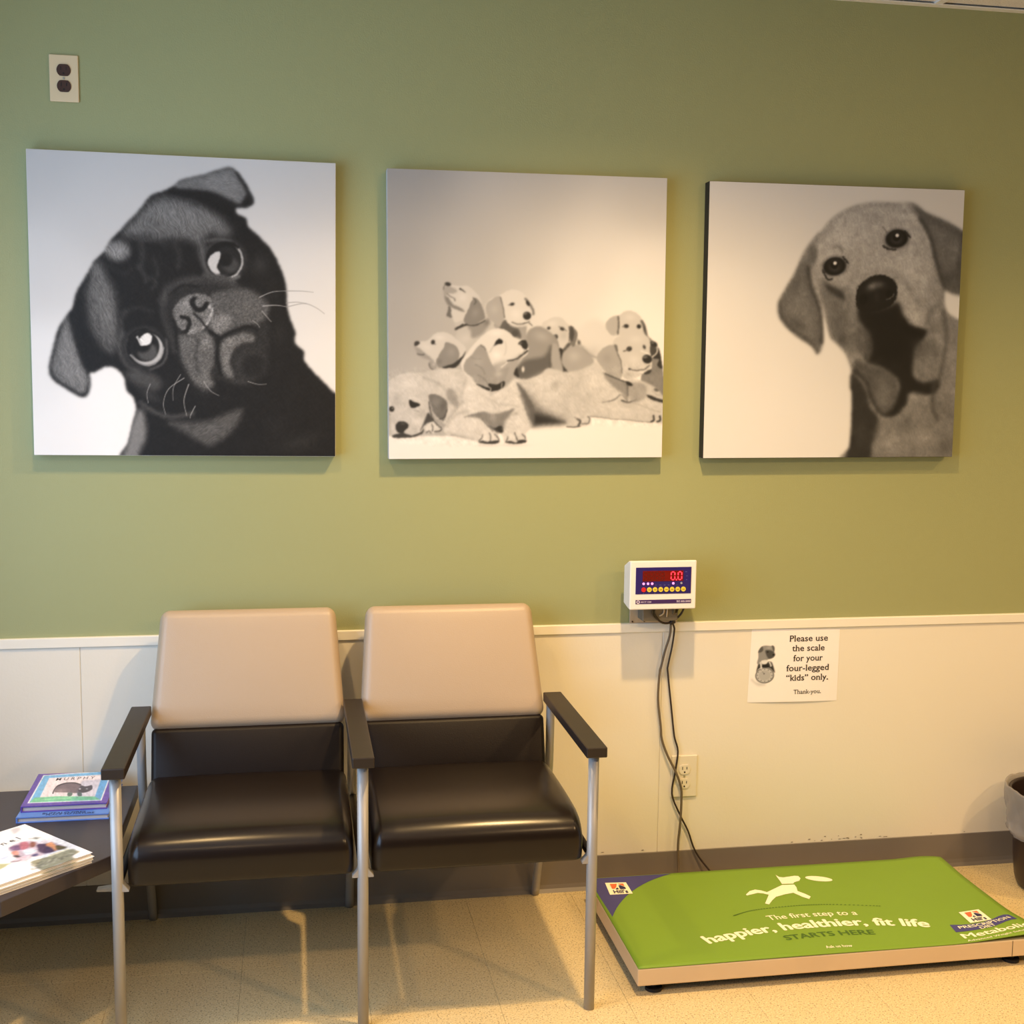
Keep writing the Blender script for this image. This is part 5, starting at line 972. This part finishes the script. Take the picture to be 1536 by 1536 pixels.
def line_text(s, x0, x1, pts, size, m, off=.0, name='lettering', e=H1, space=1.):
    f, df = arcfn(pts); T_ = bold_bm(s, off, space=space, align='LEFT') if off > .004 else text_bm(s, 1, off, space, align='LEFT'); xs = [v.co.x for v in T_.verts]; a, c = min(xs), max(xs)
    for v in T_.verts:
        x = x0+(v.co.x-a)*(x1-x0)/(c-a); d = df(x); n = Vector((-d, 1)).normalized(); q = Vector((x, f(x)))+n*(v.co.y*size); v.co = Vector((q.x, q.y, matz(q.x, q.y)+e+v.co.z*.03))
    return mobj(name, T_, m)
line_text('The first step to a', 1.2163, 1.4615, [(1.2163, -.4310), (1.3231, -.4270), (1.4615, -.4375)], .038, M_MW, .009)
line_text('happier, healthier, fit life', 1.0140, 1.6170, [(1.014, -.5330), (1.105, -.5130), (1.235, -.4930), (1.343, -.4900), (1.448, -.4950), (1.525, -.5090), (1.612, -.5340)], .060, M_MW, .034)
line_text('STARTS HERE', 1.2150, 1.4560, [(1.2129, -.5468), (1.3512, -.5407), (1.4567, -.5497)], .036, M_MG, .03)
line_text('Ask us how', 1.2970, 1.3660, [(1.2957, -.6035), (1.33, -.6030), (1.3649, -.6050)], .0185, M_MW, .012)
rib_t = [(1.672, -.530), (1.700, -.536), (1.730, -.5385), (1.765, -.535), (1.800, -.522), (1.825, -.508), (1.845, -.500), (1.858, -.502)]; rib_b = [(1.666, -.572), (1.700, -.573), (1.735, -.572), (1.771, -.568), (1.800, -.557), (1.825, -.545), (1.845, -.538), (1.862, -.536)]
b = bmesh.new(); A_ = [b.verts.new((x, y, matz(x, y)+H1)) for x, y in rib_t]; B_ = [b.verts.new((x, y, matz(x, y)+H1)) for x, y in rib_b]
for k in range(len(A_)-1): b.faces.new((A_[k], A_[k+1], B_[k+1], B_[k]))
mobj('blue_ribbon', b, M_MB)
logo([(1.7350, -.4660), (1.7990, -.4560), (1.7940, -.5270), (1.7290, -.5340)], H3)
line_text('PRESCRIPTION', 1.6850, 1.8500, [(1.685, -.5570), (1.73, -.5580), (1.775, -.5500), (1.85, -.5270)], .0200, M_MW, .012, e=H3)
line_text('DIET', 1.7370, 1.7860, [(1.735, -.5735), (1.76, -.5700), (1.79, -.5620)], .0180, M_MW, .012, e=H3)
line_text('Metabolic', 1.6690, 1.8700, [(1.6685, -.6080), (1.75, -.6030), (1.8421, -.5900)], .034, M_MW, .022)
line_text('Advanced Weight Solution', 1.6690, 1.8600, [(1.6661, -.6245), (1.75, -.6210), (1.8272, -.6120)], .0105, M_MW, .01)

# ------------------------------------------------------------------ waste bin with its bag
cxb, cyb = 2.206, -.205
t = thing('waste_bin', 'dark brown waste bin lined with a clear grey bag, right edge', 'bin', (cxb, cyb, 0))
def lathe(prof, n=40, wob=None, cap=False):
    b = bmesh.new(); rows = []
    for (r, z) in prof:
        rows.append([b.verts.new((cxb+(r+(wob(2*math.pi*k/n, z, r) if wob else 0))*math.cos(2*math.pi*k/n), cyb+(r+(wob(2*math.pi*k/n, z, r) if wob else 0))*math.sin(2*math.pi*k/n), z+(wob(2*math.pi*k/n, z+9, r) if wob else 0))) for k in range(n)])
    for i in range(len(rows)-1):
        for k in range(n): b.faces.new((rows[i][k], rows[i][(k+1) % n], rows[i+1][(k+1) % n], rows[i+1][k]))
    if cap: b.faces.new(rows[0])
    return b
M_BIN = mat('brown_black_plastic', (.16, .11, .10), .38)
bo = obj('body', lathe([(.095, .0), (.106, .003), (.113, .012), (.118, .03), (.125, .09), (.130, .19), (.139, .286), (.144, .288), (.144, .294), (.139, .294), (.136, .286), (.122, .09), (.110, .012), (.001, .010)], 48, cap=True), M_BIN, t, True)
def wob(a, z, r):
    f = min(1, abs(z % 9-.30)/.05+.15) if z < 5 else .5
    return (.0035*math.sin(7*a+z*31)+.0025*math.sin(13*a-z*55+1)+.0018*math.sin(23*a+z*80))*f
M_BAG = mat('clear_grey_bag', (.62, .60, .60), .28, alpha=.58, spec=.6, bump=.3, bscale=45)
bag = [(.150-.0012*i, .170+.010*i) for i in range(0)]
prof = [(.143, .168), (.146, .172), (.149, .180), (.1455, .186), (.147, .205), (.1485, .22), (.1505, .24), (.1525, .26), (.155, .28), (.1575, .298), (.157, .303), (.154, .304), (.150, .300), (.1475, .28), (.145, .25), (.140, .20), (.136, .16)]
obj('bin_bag', lathe(prof, 96, wob), M_BAG, t, True)
b = lathe([(.128, .155), (.09, .165), (.05, .15), (.001, .16)], 24, lambda a, z, r: .012*math.sin(3*a+r*60)*math.sin(5*a+r*33)); obj('rubbish', b, mat('crumpled_rubbish', (.30, .22, .16), .7, bump=.6, bscale=40, var=.5, vscale=40), t)
